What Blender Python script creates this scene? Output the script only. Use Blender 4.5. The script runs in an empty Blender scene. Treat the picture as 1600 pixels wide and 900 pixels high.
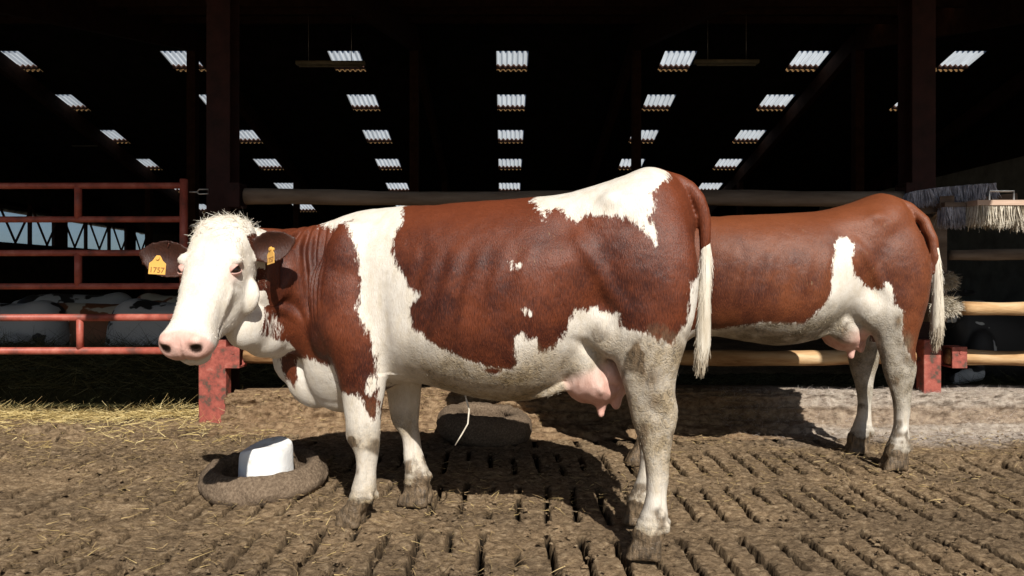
import bpy, bmesh, math, random
import numpy as np
from mathutils import Vector, Matrix
from mathutils.bvhtree import BVHTree

random.seed(7); rng = np.random.default_rng(7)
S = bpy.context.scene
C = S.collection
R = math.radians

# ------------------------------------------------------------------ camera, sky, sun, exposure
F = 1067.0                       # focal length of the photograph in its pixels (1600 wide)
cam = bpy.data.cameras.new('camera'); cam.lens = 24.0; cam.sensor_width = 36.0
cam.shift_x = 12/1600; cam.shift_y = -10/1600
cam.clip_end = 500; cam.clip_start = 0.05
co = bpy.data.objects.new('camera', cam); C.objects.link(co)
co.location = (0, 0, 1.0); co.rotation_euler = (R(90), 0, 0)
S.camera = co
SUN = Vector((-0.28, 1.12, -1.0)).normalized()      # the way the light travels
elev = math.asin(-SUN.z); az = math.atan2(-SUN.x, -SUN.y)   # azimuth of the sun from +Y towards +X
w = bpy.data.worlds.new('World'); S.world = w; w.use_nodes = True
nt = w.node_tree; sky = nt.nodes.new('ShaderNodeTexSky'); sky.sky_type = 'NISHITA'
sky.sun_disc = False; sky.sun_elevation = elev; sky.sun_rotation = az
nt.links.new(sky.outputs[0], nt.nodes['Background'].inputs[0]); nt.nodes['Background'].inputs[1].default_value = 0.05
sl = bpy.data.lights.new('sun', 'SUN'); sl.energy = 5.0; sl.angle = R(0.5); sl.color = (1, .95, .87)
so = bpy.data.objects.new('sun', sl); C.objects.link(so)
so.rotation_euler = SUN.to_track_quat('-Z', 'Y').to_euler()
S.view_settings.view_transform = 'Standard'; S.view_settings.look = 'None'
S.view_settings.exposure = 0.38; S.view_settings.gamma = 1.0
S.cycles.max_bounces = 6; S.cycles.transmission_bounces = 4; S.cycles.use_denoising = True

# ------------------------------------------------------------------ helpers
def P(px, py, Y):                # a place at distance Y read off the photograph
    return Vector(((px-788)*Y/F, Y, 1-(py-440)*Y/F))

def mesh_obj(name, v, f, mat=None, parent=None, smooth=False):
    me = bpy.data.meshes.new(name)
    me.from_pydata([tuple(p) for p in v], [], [tuple(q) for q in f])
    me.update()
    if smooth:
        me.polygons.foreach_set('use_smooth', [True]*len(me.polygons))
    o = bpy.data.objects.new(name, me); C.objects.link(o)
    if mat: me.materials.append(mat)
    if parent: o.parent = parent
    return o

class MB:
    def __init__(s): s.v = []; s.f = []
    def add(s, v, f):
        b = len(s.v); s.v += [tuple(p) for p in v]; s.f += [tuple(b+i for i in q) for q in f]
    def box(s, a, b):
        x0, y0, z0 = a; x1, y1, z1 = b
        s.add([(x0,y0,z0),(x1,y0,z0),(x1,y1,z0),(x0,y1,z0),(x0,y0,z1),(x1,y0,z1),(x1,y1,z1),(x0,y1,z1)],
              [(0,3,2,1),(4,5,6,7),(0,1,5,4),(1,2,6,5),(2,3,7,6),(3,0,4,7)])
    def bar(s, p, q, wx, wy, up=(0,0,1)):
        p = Vector(p); q = Vector(q); d = (q-p).normalized(); u = Vector(up)
        if abs(d.dot(u)) > .95: u = Vector((0,1,0))
        a = d.cross(u).normalized()*wx/2; b = a.normalized().cross(d)*wy/2
        s.add([p-a-b,p+a-b,p+a+b,p-a+b,q-a-b,q+a-b,q+a+b,q-a+b],
              [(0,3,2,1),(4,5,6,7),(0,1,5,4),(1,2,6,5),(2,3,7,6),(3,0,4,7)])
    def tube(s, pts, rad, n=12, wob=0, seed=0):
        pts = [Vector(p) for p in pts]
        if not hasattr(rad, '__len__'): rad = [rad]*len(pts)
        rr = np.random.default_rng(seed)
        rings = []; ref = None
        for i, p in enumerate(pts):
            d = (pts[min(i+1, len(pts)-1)]-pts[max(i-1, 0)]).normalized()
            if ref is None:
                ref = Vector((0,0,1)) if abs(d.z) < .9 else Vector((0,1,0))
            a = d.cross(ref).normalized(); b = a.cross(d).normalized(); ref = b
            rings.append([p+(a*math.cos(2*math.pi*k/n)+b*math.sin(2*math.pi*k/n))*rad[i]*(1+wob*(rr.random()-.5)) for k in range(n)])
        v = [q for r_ in rings for q in r_]; f = []
        for i in range(len(rings)-1):
            for k in range(n):
                f.append((i*n+k, i*n+(k+1)%n, (i+1)*n+(k+1)%n, (i+1)*n+k))
        f.append(tuple(range(n-1, -1, -1))); f.append(tuple((len(rings)-1)*n+k for k in range(n)))
        s.add(v, f)
    def ell(s, c, r, n=20, m=12, rot=None):
        v = [(0,0,1)]
        for i in range(1, m):
            t = math.pi*i/m
            for k in range(n):
                a = 2*math.pi*k/n; v.append((math.sin(t)*math.cos(a), math.sin(t)*math.sin(a), math.cos(t)))
        v.append((0,0,-1))
        v = [Vector((p[0]*r[0], p[1]*r[1], p[2]*r[2])) for p in v]
        if rot is not None: v = [rot @ p for p in v]
        v = [p+Vector(c) for p in v]; f = []
        for k in range(n): f.append((0, 1+k, 1+(k+1)%n))
        for i in range(m-2):
            for k in range(n):
                f.append((1+i*n+k, 1+(i+1)*n+k, 1+(i+1)*n+(k+1)%n, 1+i*n+(k+1)%n))
        L = len(v)-1
        for k in range(n): f.append((L, 1+(m-2)*n+(k+1)%n, 1+(m-2)*n+k))
        s.add(v, f)
    def rings(s, rings):
        n = len(rings[0]); v = [q for r_ in rings for q in r_]; f = []
        for i in range(len(rings)-1):
            for k in range(n):
                f.append((i*n+k, i*n+(k+1)%n, (i+1)*n+(k+1)%n, (i+1)*n+k))
        c0 = sum((Vector(q) for q in rings[0]), Vector())/n; c1 = sum((Vector(q) for q in rings[-1]), Vector())/n
        v += [c0, c1]; a = len(v)-2
        for k in range(n):
            f.append((a, (k+1)%n, k)); f.append((a+1, (len(rings)-1)*n+k, (len(rings)-1)*n+(k+1)%n))
        s.add(v, f)
    def build(s, name, mat=None, parent=None, smooth=False):
        return mesh_obj(name, s.v, s.f, mat, parent, smooth)

def tag(o, label=None, cat=None, group=None, kind=None):
    if label: o['label'] = label
    if cat: o['category'] = cat
    if group: o['group'] = group
    if kind: o['kind'] = kind
    return o
def empty(name, loc=(0,0,0), rz=0):
    o = bpy.data.objects.new(name, None); C.objects.link(o); o.location = loc; o.rotation_euler.z = rz
    return o

# value noise
_tab = rng.random((256, 256))
def vnoise(x, y):
    xi = np.floor(x).astype(int); yi = np.floor(y).astype(int); fx = x-xi; fy = y-yi
    fx = fx*fx*(3-2*fx); fy = fy*fy*(3-2*fy)
    a = _tab[xi & 255, yi & 255]; b = _tab[(xi+1) & 255, yi & 255]
    c = _tab[xi & 255, (yi+1) & 255]; d = _tab[(xi+1) & 255, (yi+1) & 255]
    return (a*(1-fx)+b*fx)*(1-fy)+(c*(1-fx)+d*fx)*fy
def fbm(x, y, o=4):
    s = 0; a = .5
    for i in range(o):
        s = s+a*vnoise(x*2**i+17.3*i, y*2**i+5.1*i); a *= .5
    return s/(1-.5**o)
def sstep(a, b, x):
    t = np.clip((x-a)/(b-a), 0, 1); return t*t*(3-2*t)

# ------------------------------------------------------------------ materials
def newmat(name):
    m = bpy.data.materials.new(name); m.use_nodes = True
    return m, m.node_tree, m.node_tree.nodes['Principled BSDF']
def N(nt, t, **k):
    n = nt.nodes.new(t)
    for a, b in k.items(): setattr(n, a, b)
    return n
def noise(nt, scale, detail=4, rough=.55, mapscale=None, coord='Object'):
    tc = N(nt, 'ShaderNodeTexCoord'); n = N(nt, 'ShaderNodeTexNoise')
    n.inputs['Scale'].default_value = scale; n.inputs['Detail'].default_value = detail; n.inputs['Roughness'].default_value = rough
    src = tc.outputs[coord]
    if mapscale:
        mp = N(nt, 'ShaderNodeMapping'); mp.inputs['Scale'].default_value = mapscale
        nt.links.new(src, mp.inputs[0]); src = mp.outputs[0]
    nt.links.new(src, n.inputs['Vector'])
    return n.outputs['Fac']
def ramp(nt, src, stops):
    r = N(nt, 'ShaderNodeValToRGB'); e = r.color_ramp.elements
    while len(e) < len(stops): e.new(.5)
    for i, (p, c) in enumerate(stops):
        e[i].position = p; e[i].color = (*c, 1) if len(c) == 3 else c
    nt.links.new(src, r.inputs[0]); return r.outputs[0]
def mixc(nt, fac, a, b):
    m = N(nt, 'ShaderNodeMix', data_type='RGBA')
    for sock, val in ((m.inputs[0], fac), (m.inputs[6], a), (m.inputs[7], b)):
        if hasattr(val, 'is_output') or isinstance(val, bpy.types.NodeSocket): nt.links.new(val, sock)
        elif isinstance(val, (int, float)): sock.default_value = val
        else: sock.default_value = (*val, 1)
    return m.outputs[2]
def math_(nt, op, a, b=None, c=None, clamp=False):
    m = N(nt, 'ShaderNodeMath', operation=op); m.use_clamp = clamp
    for i, val in enumerate((a, b, c)):
        if val is None: continue
        if isinstance(val, bpy.types.NodeSocket): nt.links.new(val, m.inputs[i])
        else: m.inputs[i].default_value = val
    return m.outputs[0]
def bump(nt, bsdf, src, dist, strength=1):
    b = N(nt, 'ShaderNodeBump'); b.inputs['Distance'].default_value = dist; b.inputs['Strength'].default_value = strength
    nt.links.new(src, b.inputs['Height']); nt.links.new(b.outputs[0], bsdf.inputs['Normal']); return b
def simple(name, stops, scale=8, rough=.8, bd=.003, bscale=60, mapscale=None, metal=0, spec=.3, detail=6):
    m, nt, b = newmat(name)
    nt.links.new(ramp(nt, noise(nt, scale, detail, .6, mapscale), stops), b.inputs['Base Color'])
    b.inputs['Roughness'].default_value = rough; b.inputs['Metallic'].default_value = metal
    b.inputs['Specular IOR Level'].default_value = spec
    if bd: bump(nt, b, noise(nt, bscale, 5, .6, mapscale), bd)
    return m

M = {}
M['red'] = simple('red_paint', [(.36,(.09,.055,.04)),(.47,(.24,.060,.045)),(.6,(.33,.085,.062)),(.75,(.38,.15,.115))], 18, .55, .002, 90, spec=.4)
M['gate'] = simple('red_gate_paint', [(.3,(.15,.05,.037)),(.5,(.34,.075,.05)),(.72,(.44,.14,.10))], 11, .5, .001, 120, spec=.4)
M['steel'] = simple('dull_steel', [(.3,(.25,.25,.25)),(.7,(.5,.5,.5))], 20, .4, .001, metal=.8)
M['wood'] = simple('peeled_log', [(.33,(.09,.045,.02)),(.42,(.28,.15,.065)),(.55,(.46,.29,.145)),(.7,(.58,.42,.25))], 11, .8, .006, 30, (.18,1,1), spec=.2)
M['darkwood'] = simple('shade_dark_wood', [(.3,(.08,.055,.04)),(.5,(.17,.13,.1)),(.7,(.25,.2,.16))], 9, .85, .006, 30, (.15,1,1), spec=.15)  # shade on the logs put into a darker wood, shared with brush boards
M['plank'] = simple('brush_board', [(.3,(.4,.27,.19)),(.7,(.62,.46,.36))], 14, .7, .002, 50, (.2,1,1))
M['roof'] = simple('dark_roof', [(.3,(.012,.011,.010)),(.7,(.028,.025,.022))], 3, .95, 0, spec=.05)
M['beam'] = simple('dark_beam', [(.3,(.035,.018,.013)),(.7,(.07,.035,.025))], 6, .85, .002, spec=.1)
M['post'] = simple('shaded_red_steel', [(.3,(.016,.007,.0065)),(.7,(.036,.012,.011))], 10, .7, .002, 60, spec=.2)  # shade on the upper posts put into a darker red
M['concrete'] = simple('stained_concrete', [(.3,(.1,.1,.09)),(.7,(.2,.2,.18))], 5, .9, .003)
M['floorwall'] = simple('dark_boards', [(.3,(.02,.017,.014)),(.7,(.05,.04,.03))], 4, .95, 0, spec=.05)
M['tyre'] = simple('dung_covered_tyre', [(.3,(.085,.06,.041)),(.5,(.145,.105,.072)),(.7,(.22,.165,.115))], 85, .95, .007, 90, spec=.1, detail=10)
M['bristle'] = simple('pale_bristles', [(.3,(.42,.37,.29)),(.7,(.75,.69,.58))], 30, .7, 0)
M['bristle_dark'] = simple('shaded_bristles', [(.3,(.20,.20,.23)),(.7,(.50,.50,.56))], 30, .7, 0)  # shade on the bristles put into a greyer colour
M['tag'] = simple('yellow_tag', [(.3,(.62,.34,.075)),(.7,(.70,.40,.10))], 9, .45, 0)
M['ink'] = simple('brown_ink', [(.3,(.26,.12,.035)),(.7,(.32,.15,.045))], 9, .7, 0)
M['lamp'] = simple('grey_batten', [(.3,(.2,.19,.14)),(.7,(.32,.3,.22))], 9, .6, 0)
M['hoof'] = simple('hoof_horn', [(.3,(.1,.07,.04)),(.7,(.22,.15,.09))], 30, .8, .004)
def straw_mat(name, a, b, c):
    m, nt, bs = newmat(name)
    at = N(nt, 'ShaderNodeAttribute', attribute_name='rnd')
    nt.links.new(ramp(nt, at.outputs['Fac'], [(0, a), (.6, b), (1, c)]), bs.inputs['Base Color'])
    bs.inputs['Roughness'].default_value = .6; bs.inputs['Specular IOR Level'].default_value = .3
    return m
M['straw'] = straw_mat('straw_stalks', (.28,.19,.07), (.55,.42,.17), (.72,.6,.32))
M['litter'] = straw_mat('litter_stalks', (.10,.065,.035), (.22,.15,.075), (.46,.34,.15))
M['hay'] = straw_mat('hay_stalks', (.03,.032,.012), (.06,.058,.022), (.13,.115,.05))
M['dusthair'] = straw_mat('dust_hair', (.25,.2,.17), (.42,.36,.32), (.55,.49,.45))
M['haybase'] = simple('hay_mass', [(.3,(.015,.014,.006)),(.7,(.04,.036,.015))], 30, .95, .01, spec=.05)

def glow_panel(name, col, thick=.25):
    m, nt, b = newmat(name)
    nt.nodes.remove(b); out = nt.nodes['Material Output']
    tr = N(nt, 'ShaderNodeBsdfTranslucent'); df = N(nt, 'ShaderNodeBsdfDiffuse')
    n = noise(nt, 3, 4, .6, (4,.4,.4))
    oi = N(nt, 'ShaderNodeObjectInfo'); c = ramp(nt, n, [(.3, tuple(k*.7 for k in col)), (.65, col)])
    c = mixc(nt, math_(nt, 'MULTIPLY', oi.outputs['Random'], .45), c, tuple(k*.55*q for k, q in zip(col, (1.0, 1.0, .97))))
    nt.links.new(c, tr.inputs[0]); nt.links.new(c, df.inputs[0])
    mx = N(nt, 'ShaderNodeMixShader'); mx.inputs[0].default_value = thick
    nt.links.new(tr.outputs[0], mx.inputs[1]); nt.links.new(df.outputs[0], mx.inputs[2]); nt.links.new(mx.outputs[0], out.inputs[0])
    return m
M['skylight'] = glow_panel('translucent_sheet', (.86,.92,.97))
M['amber'] = glow_panel('amber_sheet', (.42,.24,.10))
M['wallsheet'] = glow_panel('blue_wall_sheet', (.72,.85,1.0), .04)
wnt = M['wallsheet'].node_tree; wo = wnt.nodes['Material Output']; ws_ = wo.inputs[0].links[0].from_socket
wm = N(wnt, 'ShaderNodeMixShader'); wt = N(wnt, 'ShaderNodeBsdfTransparent'); wt.inputs[0].default_value = (.62,.78,1,1); wm.inputs[0].default_value = .6
wnt.links.new(ws_, wm.inputs[1]); wnt.links.new(wt.outputs[0], wm.inputs[2]); wnt.links.new(wm.outputs[0], wo.inputs[0])

# salt block
m, nt, b = newmat('salt_block'); M['salt'] = m
b.inputs['Base Color'].default_value = (.8,.8,.8,1); b.inputs['Roughness'].default_value = .55
nt.links.new(ramp(nt, noise(nt, 9, 6, .65), [(.28,(.45,.36,.26)),(.42,(.80,.80,.79)),(1,(.86,.87,.88))]), b.inputs['Base Color'])
b.inputs['Subsurface Weight'].default_value = .15; b.inputs['Subsurface Radius'].default_value = (.03,.035,.04); b.inputs['Subsurface Scale'].default_value = .5
bump(nt, b, noise(nt, 25, 5), .004)

# ground
m, nt, b = newmat('dung_crusted_ground'); M['ground'] = m
n1 = noise(nt, 1.6, 6, .65); n2 = noise(nt, 34, 10, .78, (.8,1.3,1)); n3 = noise(nt, 190, 4, .7, (.55,1.2,1))
a1 = ramp(nt, n2, [(.34,(.03,.02,.012)),(.42,(.155,.104,.060)),(.53,(.285,.198,.118)),(.66,(.46,.35,.22))])
a2 = ramp(nt, n2, [(.34,(.025,.017,.011)),(.44,(.105,.072,.044)),(.55,(.205,.145,.09)),(.69,(.38,.29,.19))])
c1 = mixc(nt, ramp(nt, n1, [(.40,(0,0,0)),(.58,(1,1,1))]), a1, a2)
c2 = mixc(nt, ramp(nt, n3, [(.58,(0,0,0)),(.70,(.8,.8,.8))]), c1, (.40,.29,.15))
slot = N(nt, 'ShaderNodeAttribute', attribute_name='slot')
c3 = mixc(nt, slot.outputs['Fac'], c2, (.012,.009,.006))  # shade inside the slots put into the colour as near black
dust = N(nt, 'ShaderNodeAttribute', attribute_name='dust')
c4 = mixc(nt, math_(nt, 'MULTIPLY', dust.outputs['Fac'], ramp(nt, n2, [(.3,(.3,.3,.3)),(.6,(1,1,1))])), c3, (.46,.40,.355))
nt.links.new(c4, b.inputs['Base Color']); b.inputs['Roughness'].default_value = .95; b.inputs['Specular IOR Level'].default_value = .1
bb = bump(nt, b, n2, .013, 1)
b2 = N(nt, 'ShaderNodeBump'); b2.inputs['Distance'].default_value = .008; b2.inputs['Strength'].default_value = .8
nt.links.new(n3, b2.inputs['Height']); nt.links.new(b2.outputs[0], bb.inputs['Normal'])
# kerb
m, nt, b = newmat('dung_crusted_kerb'); M['kerb'] = m
n2 = noise(nt, 22, 8, .7); dust = N(nt, 'ShaderNodeAttribute', attribute_name='dust')
c = ramp(nt, n2, [(.30,(.06,.036,.02)),(.46,(.19,.122,.07)),(.68,(.34,.24,.145))])
c = mixc(nt, math_(nt, 'MULTIPLY', dust.outputs['Fac'], .85), c, ramp(nt, n2, [(.3,(.20,.155,.12)),(.6,(.44,.39,.335))]))
nt.links.new(c, b.inputs['Base Color']); b.inputs['Roughness'].default_value = .95; b.inputs['Specular IOR Level'].default_value = .1
bump(nt, b, n2, .022, 1)

# cow coat
def coat_mat(name, light, dark, dirtcol):
    m, nt, b = newmat(name)
    A = lambda k: N(nt, 'ShaderNodeAttribute', attribute_name=k).outputs['Fac']
    hair = noise(nt, 75, 5, .65, (1, 1, .28)); big = noise(nt, 5, 4, .6); fine = noise(nt, 330, 3, .6, (1,1,.16))
    mid = noise(nt, 24, 5, .6, (1,1,.45)); cloud = noise(nt, 9, 5, .65)
    curl = N(nt, 'ShaderNodeTexNoise'); tc = N(nt, 'ShaderNodeTexCoord'); nt.links.new(tc.outputs['Object'], curl.inputs['Vector'])
    curl.inputs['Scale'].default_value = 60; curl.inputs['Detail'].default_value = 4; curl.inputs['Distortion'].default_value = 1.6; curl = curl.outputs['Fac']
    e = math_(nt, 'MULTIPLY_ADD', math_(nt, 'SUBTRACT', hair, .5), .065, A('w'))
    e = math_(nt, 'MULTIPLY_ADD', math_(nt, 'SUBTRACT', mid, .5), .045, e)
    e = math_(nt, 'MULTIPLY_ADD', math_(nt, 'SUBTRACT', fine, .5), .030, e)
    wf = math_(nt, 'MULTIPLY_ADD', e, 90, .5, True)
    br = ramp(nt, big, [(.38, dark), (.62, light)])
    br = mixc(nt, A('topline'), br, tuple(min(1, k*1.35) for k in light))
    br = mixc(nt, ramp(nt, fine, [(.25,(.7,.7,.7)),(.5,(0,0,0))]), br, tuple(k*.45 for k in dark))
    br = mixc(nt, ramp(nt, fine, [(.5,(0,0,0)),(.8,(.7,.7,.7))]), br, tuple(min(1, k*1.7) for k in light))
    br = mixc(nt, math_(nt, 'MULTIPLY', A('dust'), ramp(nt, hair, [(.62,(0,0,0)),(.70,(.6,.6,.6))])), br, (.28,.20,.11))
    wh = ramp(nt, mid, [(.25,(.62,.55,.44)),(.5,(.70,.65,.575)),(.8,(.76,.735,.68))])
    wh = mixc(nt, ramp(nt, fine, [(.25,(.55,.55,.55)),(.55,(0,0,0))]), wh, (.50,.43,.34))
    col = mixc(nt, wf, br, wh)
    df = math_(nt, 'MULTIPLY', A('dirt'), ramp(nt, cloud, [(.30,(.45,.45,.45)),(.58,(1,1,1))]), None, True)
    col = mixc(nt, df, col, ramp(nt, curl, [(.32, tuple(k*.38 for k in dirtcol)), (.48, dirtcol), (.66, tuple(k*1.45 for k in dirtcol))]))
    mud = math_(nt, 'MULTIPLY_ADD', A('mud'), ramp(nt, mid, [(.40,(0,0,0)),(.52,(1,1,1))]), math_(nt, 'MULTIPLY', math_(nt, 'SUBTRACT', A('mud'), 1.0, None, True), 2.5), True)
    col = mixc(nt, mud, col, ramp(nt, hair, [(.35,(.05,.037,.025)),(.65,(.20,.14,.085))]))
    col = mixc(nt, A('pink'), col, ramp(nt, mid, [(.3,(.56,.28,.22)),(.7,(.74,.47,.40))]))
    col = mixc(nt, A('dark'), col, (.022,.011,.008))
    nt.links.new(col, b.inputs['Base Color'])
    b.inputs['Roughness'].default_value = .46; b.inputs['Specular IOR Level'].default_value = .32
    bb = bump(nt, b, fine, .0022, 1)
    b2 = N(nt, 'ShaderNodeBump'); b2.inputs['Distance'].default_value = .007; nt.links.new(math_(nt, 'MULTIPLY', df, 1.0), b2.inputs['Strength'])
    nt.links.new(curl, b2.inputs['Height']); nt.links.new(b2.outputs[0], bb.inputs['Normal'])
    b3 = N(nt, 'ShaderNodeBump'); b3.inputs['Distance'].default_value = .003; b3.inputs['Strength'].default_value = .6
    nt.links.new(mid, b3.inputs['Height']); nt.links.new(b3.outputs[0], b2.inputs['Normal'])
    return m
M['coat'] = coat_mat('chestnut_white_coat', (.118,.0285,.0105), (.040,.009,.005), (.235,.178,.105))
M['coat2'] = coat_mat('russet_coat', (.145,.042,.0155), (.068,.0175,.0085), (.17,.14,.098))
m, nt, b = newmat('eye_gloss'); M['eye'] = m
b.inputs['Base Color'].default_value = (.012,.006,.004,1); b.inputs['Roughness'].default_value = .08
M['tailhair'] = straw_mat('pale_tail_hair', (.36,.29,.2), (.66,.6,.5), (.8,.76,.68))
M['pollhair'] = straw_mat('cream_hair', (.55,.48,.37), (.74,.69,.6), (.8,.77,.72))

def patch_mat(name, a, b_, lo, hi):
    m, nt, b = newmat(name)
    tc = N(nt, 'ShaderNodeTexCoord'); oi = N(nt, 'ShaderNodeObjectInfo'); add = N(nt, 'ShaderNodeVectorMath', operation='ADD')
    nt.links.new(tc.outputs['Object'], add.inputs[0]); mul = math_(nt, 'MULTIPLY', oi.outputs['Random'], 40.0); nt.links.new(mul, add.inputs[1])
    n = N(nt, 'ShaderNodeTexNoise'); n.inputs['Scale'].default_value = 2.6; n.inputs['Detail'].default_value = 3
    nt.links.new(add.outputs[0], n.inputs['Vector'])
    nt.links.new(ramp(nt, n.outputs['Fac'], [(lo, a), (hi, b_)]), b.inputs['Base Color']); b.inputs['Roughness'].default_value = .6
    return m
M['holstein'] = patch_mat('black_white_coat', (.02,.018,.016), (.46,.46,.45), .46, .47)
M['blackcoat'] = patch_mat('mostly_black_coat', (.018,.016,.015), (.55,.55,.53), .585, .595)
M['tanwhite'] = patch_mat('tan_white_coat', (.55,.49,.38), (.24,.09,.035), .50, .515)

# ------------------------------------------------------------------ ground
def axis_pts(lo, hi, step, far0, far1):
    c = list(np.arange(lo, hi+step/2, step)); d = step
    while c[-1] < far1: d = min(d*1.35, 25); c.append(c[-1]+d)
    d = step
    while c[0] > far0: d = min(d*1.35, 25); c.insert(0, c[0]-d)
    return np.array(c)
xs = axis_pts(-3.5, 3.65, .0095, -260, 260); ys = axis_pts(2.0, 5.2, .0095, -240, 300)
X, Y = np.meshgrid(xs, ys)
def ground_z(X, Y):
    out = sstep(5.6, 5.2, Y)
    z = (fbm(X*1.3, Y*1.3, 3)-.5)*.05+(fbm(X*7, Y*9, 4)-.5)*.015*out+(fbm(X*33, Y*40, 3)-.5)*.018*out
    return z-.012
Z = ground_z(X, Y)
wob = (fbm(X*1.7, Y*1.7, 2)-.5)*.04+(fbm(X*12, Y*12, 3)-.5)*.018
u = (X+wob+.06)/.128; row = (Y-.32+.03*np.sin(X*3))/.65; ri = np.floor(row); rf = row-ri
u = u+np.where(ri % 2 == 0, 0, .18)
uc = np.abs(u-np.round(u))*.128
inrow = sstep(.0, .05, rf)*sstep(.80, .72, rf)
fill = fbm(np.round(u)*3.7+X*1.6, Y*4.3+ri*1.7, 3)
open_ = sstep(.43, .50, fill+.15*sstep(-3.2, .8, X)*sstep(4.7, 3.4, Y)-.03)
sl_ = sstep(.0145, .0075, uc+(fbm(X*50, Y*50, 3)-.5)*.014)*inrow*open_*sstep(4.75, 4.4, Y)*sstep(-4.5,-3,X)*(Y > 1.2)
groove = sstep(.030, .004, uc+(fbm(X*30, Y*30, 3)-.5)*.02)*inrow*sstep(.36,.5,fill)*sstep(4.8, 4.4, Y)*(np.abs(X) < 4.5)
crumb = fbm(X*60+3, Y*70, 3)-.5; cr2 = fbm(X*19+7, Y*25+2, 4)-.5
Z = Z+(crumb*.013+np.abs(cr2)*.012-.006)*sstep(5.3, 5.1, Y)*(np.abs(X) < 5)
Z = Z-.09*sl_-.004*groove
# pats of dung
for (cx, cy, r_, h) in [(-3.0,4.55,.26,.05),(-3.35,4.1,.16,.04),(-2.95,3.95,.12,.035),(2.9,3.75,.22,.05),(2.5,3.9,.14,.03),(3.3,3.5,.2,.03),(-1.75,3.1,.12,.02),(-.55,2.95,.12,.02),(-.1,3.6,.12,.02)]:
    d = np.hypot(X-cx, (Y-cy)*1.3)/r_+(fbm(X*9, Y*9, 3)-.5)*.9
    Z = Z+h*sstep(1, .3, d)*(.7+.6*fbm(X*25, Y*25, 2))
nx, ny = len(xs), len(ys)
idx = np.arange(nx*ny).reshape(ny, nx)
faces = np.stack([idx[:-1,:-1], idx[:-1,1:], idx[1:,1:], idx[1:,:-1]], -1).reshape(-1, 4)
me = bpy.data.meshes.new('ground')
me.vertices.add(nx*ny); me.vertices.foreach_set('co', np.stack([X, Y, Z], -1).reshape(-1))
me.loops.add(len(faces)*4); me.loops.foreach_set('vertex_index', faces.reshape(-1))
me.polygons.add(len(faces)); me.polygons.foreach_set('loop_start', np.arange(0, len(faces)*4, 4))
me.update(calc_edges=True); me.polygons.foreach_set('use_smooth', np.ones(len(faces), bool))
def fattr(me, name, arr):
    a = me.attributes.new(name, 'FLOAT', 'POINT'); a.data.foreach_set('value', np.asarray(arr, np.float32).reshape(-1))
fattr(me, 'slot', np.clip(sl_*3, 0, 1))
fattr(me, 'dust', sstep(1.55, 2.4, X)*sstep(4.15, 4.6, Y+.25*(fbm(X*4, Y*4, 3)-.5)*2)*sstep(5.5, 5.2, Y)*1.0)
me.materials.append(M['ground'])
g = bpy.data.objects.new('ground', me); C.objects.link(g); tag(g, kind='structure')
def gz(x, y):
    return float(ground_z(np.array([x]), np.array([y]))[0])

# ------------------------------------------------------------------ barn
barn = empty('barn', (0, 5, 0)); barn['label'] = 'large dark open fronted cattle barn with rows of corrugated skylights'; barn['category'] = 'barn'
def bpart(mb, name, mat, parent=None, smooth=False):
    o = mb.build(name, mat, None, smooth)
    p = parent or barn
    o.parent = p
    if p is barn: o.matrix_parent_inverse = Matrix.Translation((0, -5, 0))
    return o
SL = .249; YE, ZE = 1.697, 3.413; YR = 15.8; ZR = ZE+SL*(YR-YE); YF = 31.0
XL, XR = -16.2, 14.6
def zn(y): return ZE+SL*(y-YE)
def zf(y): return ZR-SL*(y-YR)
cols = [-12.35, -8.1, -3.97, .2, 4.36, 7.66, 11.5]
rows = [9.854/(.249+(440-y)/1067.) for y in (80, 148, 203.5, 248.5, 286, 319)]
def roof_slope(name, y0, y1, zfun, holes):
    """a roof slab with rectangular openings"""
    bx = sorted({XL-.3, XR+.3}|{h[0] for h in holes}|{h[1] for h in holes})
    by = sorted({y0, y1}|{h[2] for h in holes}|{h[3] for h in holes})
    mb = MB()
    for j in range(len(by)-1):
        run = None
        for i in range(len(bx)-1):
            cx, cy = (bx[i]+bx[i+1])/2, (by[j]+by[j+1])/2
            hole = any(h[0] < cx < h[1] and h[2] < cy < h[3] for h in holes)
            if not hole and run is None: run = bx[i]
            if run is not None and (hole or i == len(bx)-2):
                e = bx[i] if hole else bx[i+1]
                a, b_ = by[j], by[j+1]
                za, zb = zfun(a), zfun(b_)
                mb.add([(run,a,za),(e,a,za),(e,b_,zb),(run,b_,zb),(run,a,za+.07),(e,a,za+.07),(e,b_,zb+.07),(run,b_,zb+.07)],
                       [(0,3,2,1),(4,5,6,7),(0,1,5,4),(1,2,6,5),(2,3,7,6),(3,0,4,7)])
                run = None
    return bpart(mb, name, M['roof'])
W2 = .4
spots = [(x, y) for x in cols for i, y in enumerate(rows) if not (x > 11 and i > 1)]
holes = [(x-W2, x+W2, y, y+.93) for x, y in spots]
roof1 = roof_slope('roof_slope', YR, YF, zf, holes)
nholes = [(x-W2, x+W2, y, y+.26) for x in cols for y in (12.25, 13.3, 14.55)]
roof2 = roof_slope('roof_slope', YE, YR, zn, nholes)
def corrugated(x0, x1, y0, y1, zfun, amp=.026, wl=.135):
    n = int((x1-x0)/wl*10); mb = MB(); v = []
    for y in (y0, y1):
        for i in range(n+1):
            x = x0+(x1-x0)*i/n; v.append((x, y, zfun(y)+.03+amp*math.sin(2*math.pi*(x-x0)/wl)))
    f = [(i, i+1, n+2+i, n+1+i) for i in range(n)]
    mb.add(v, f); return mb
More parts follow.
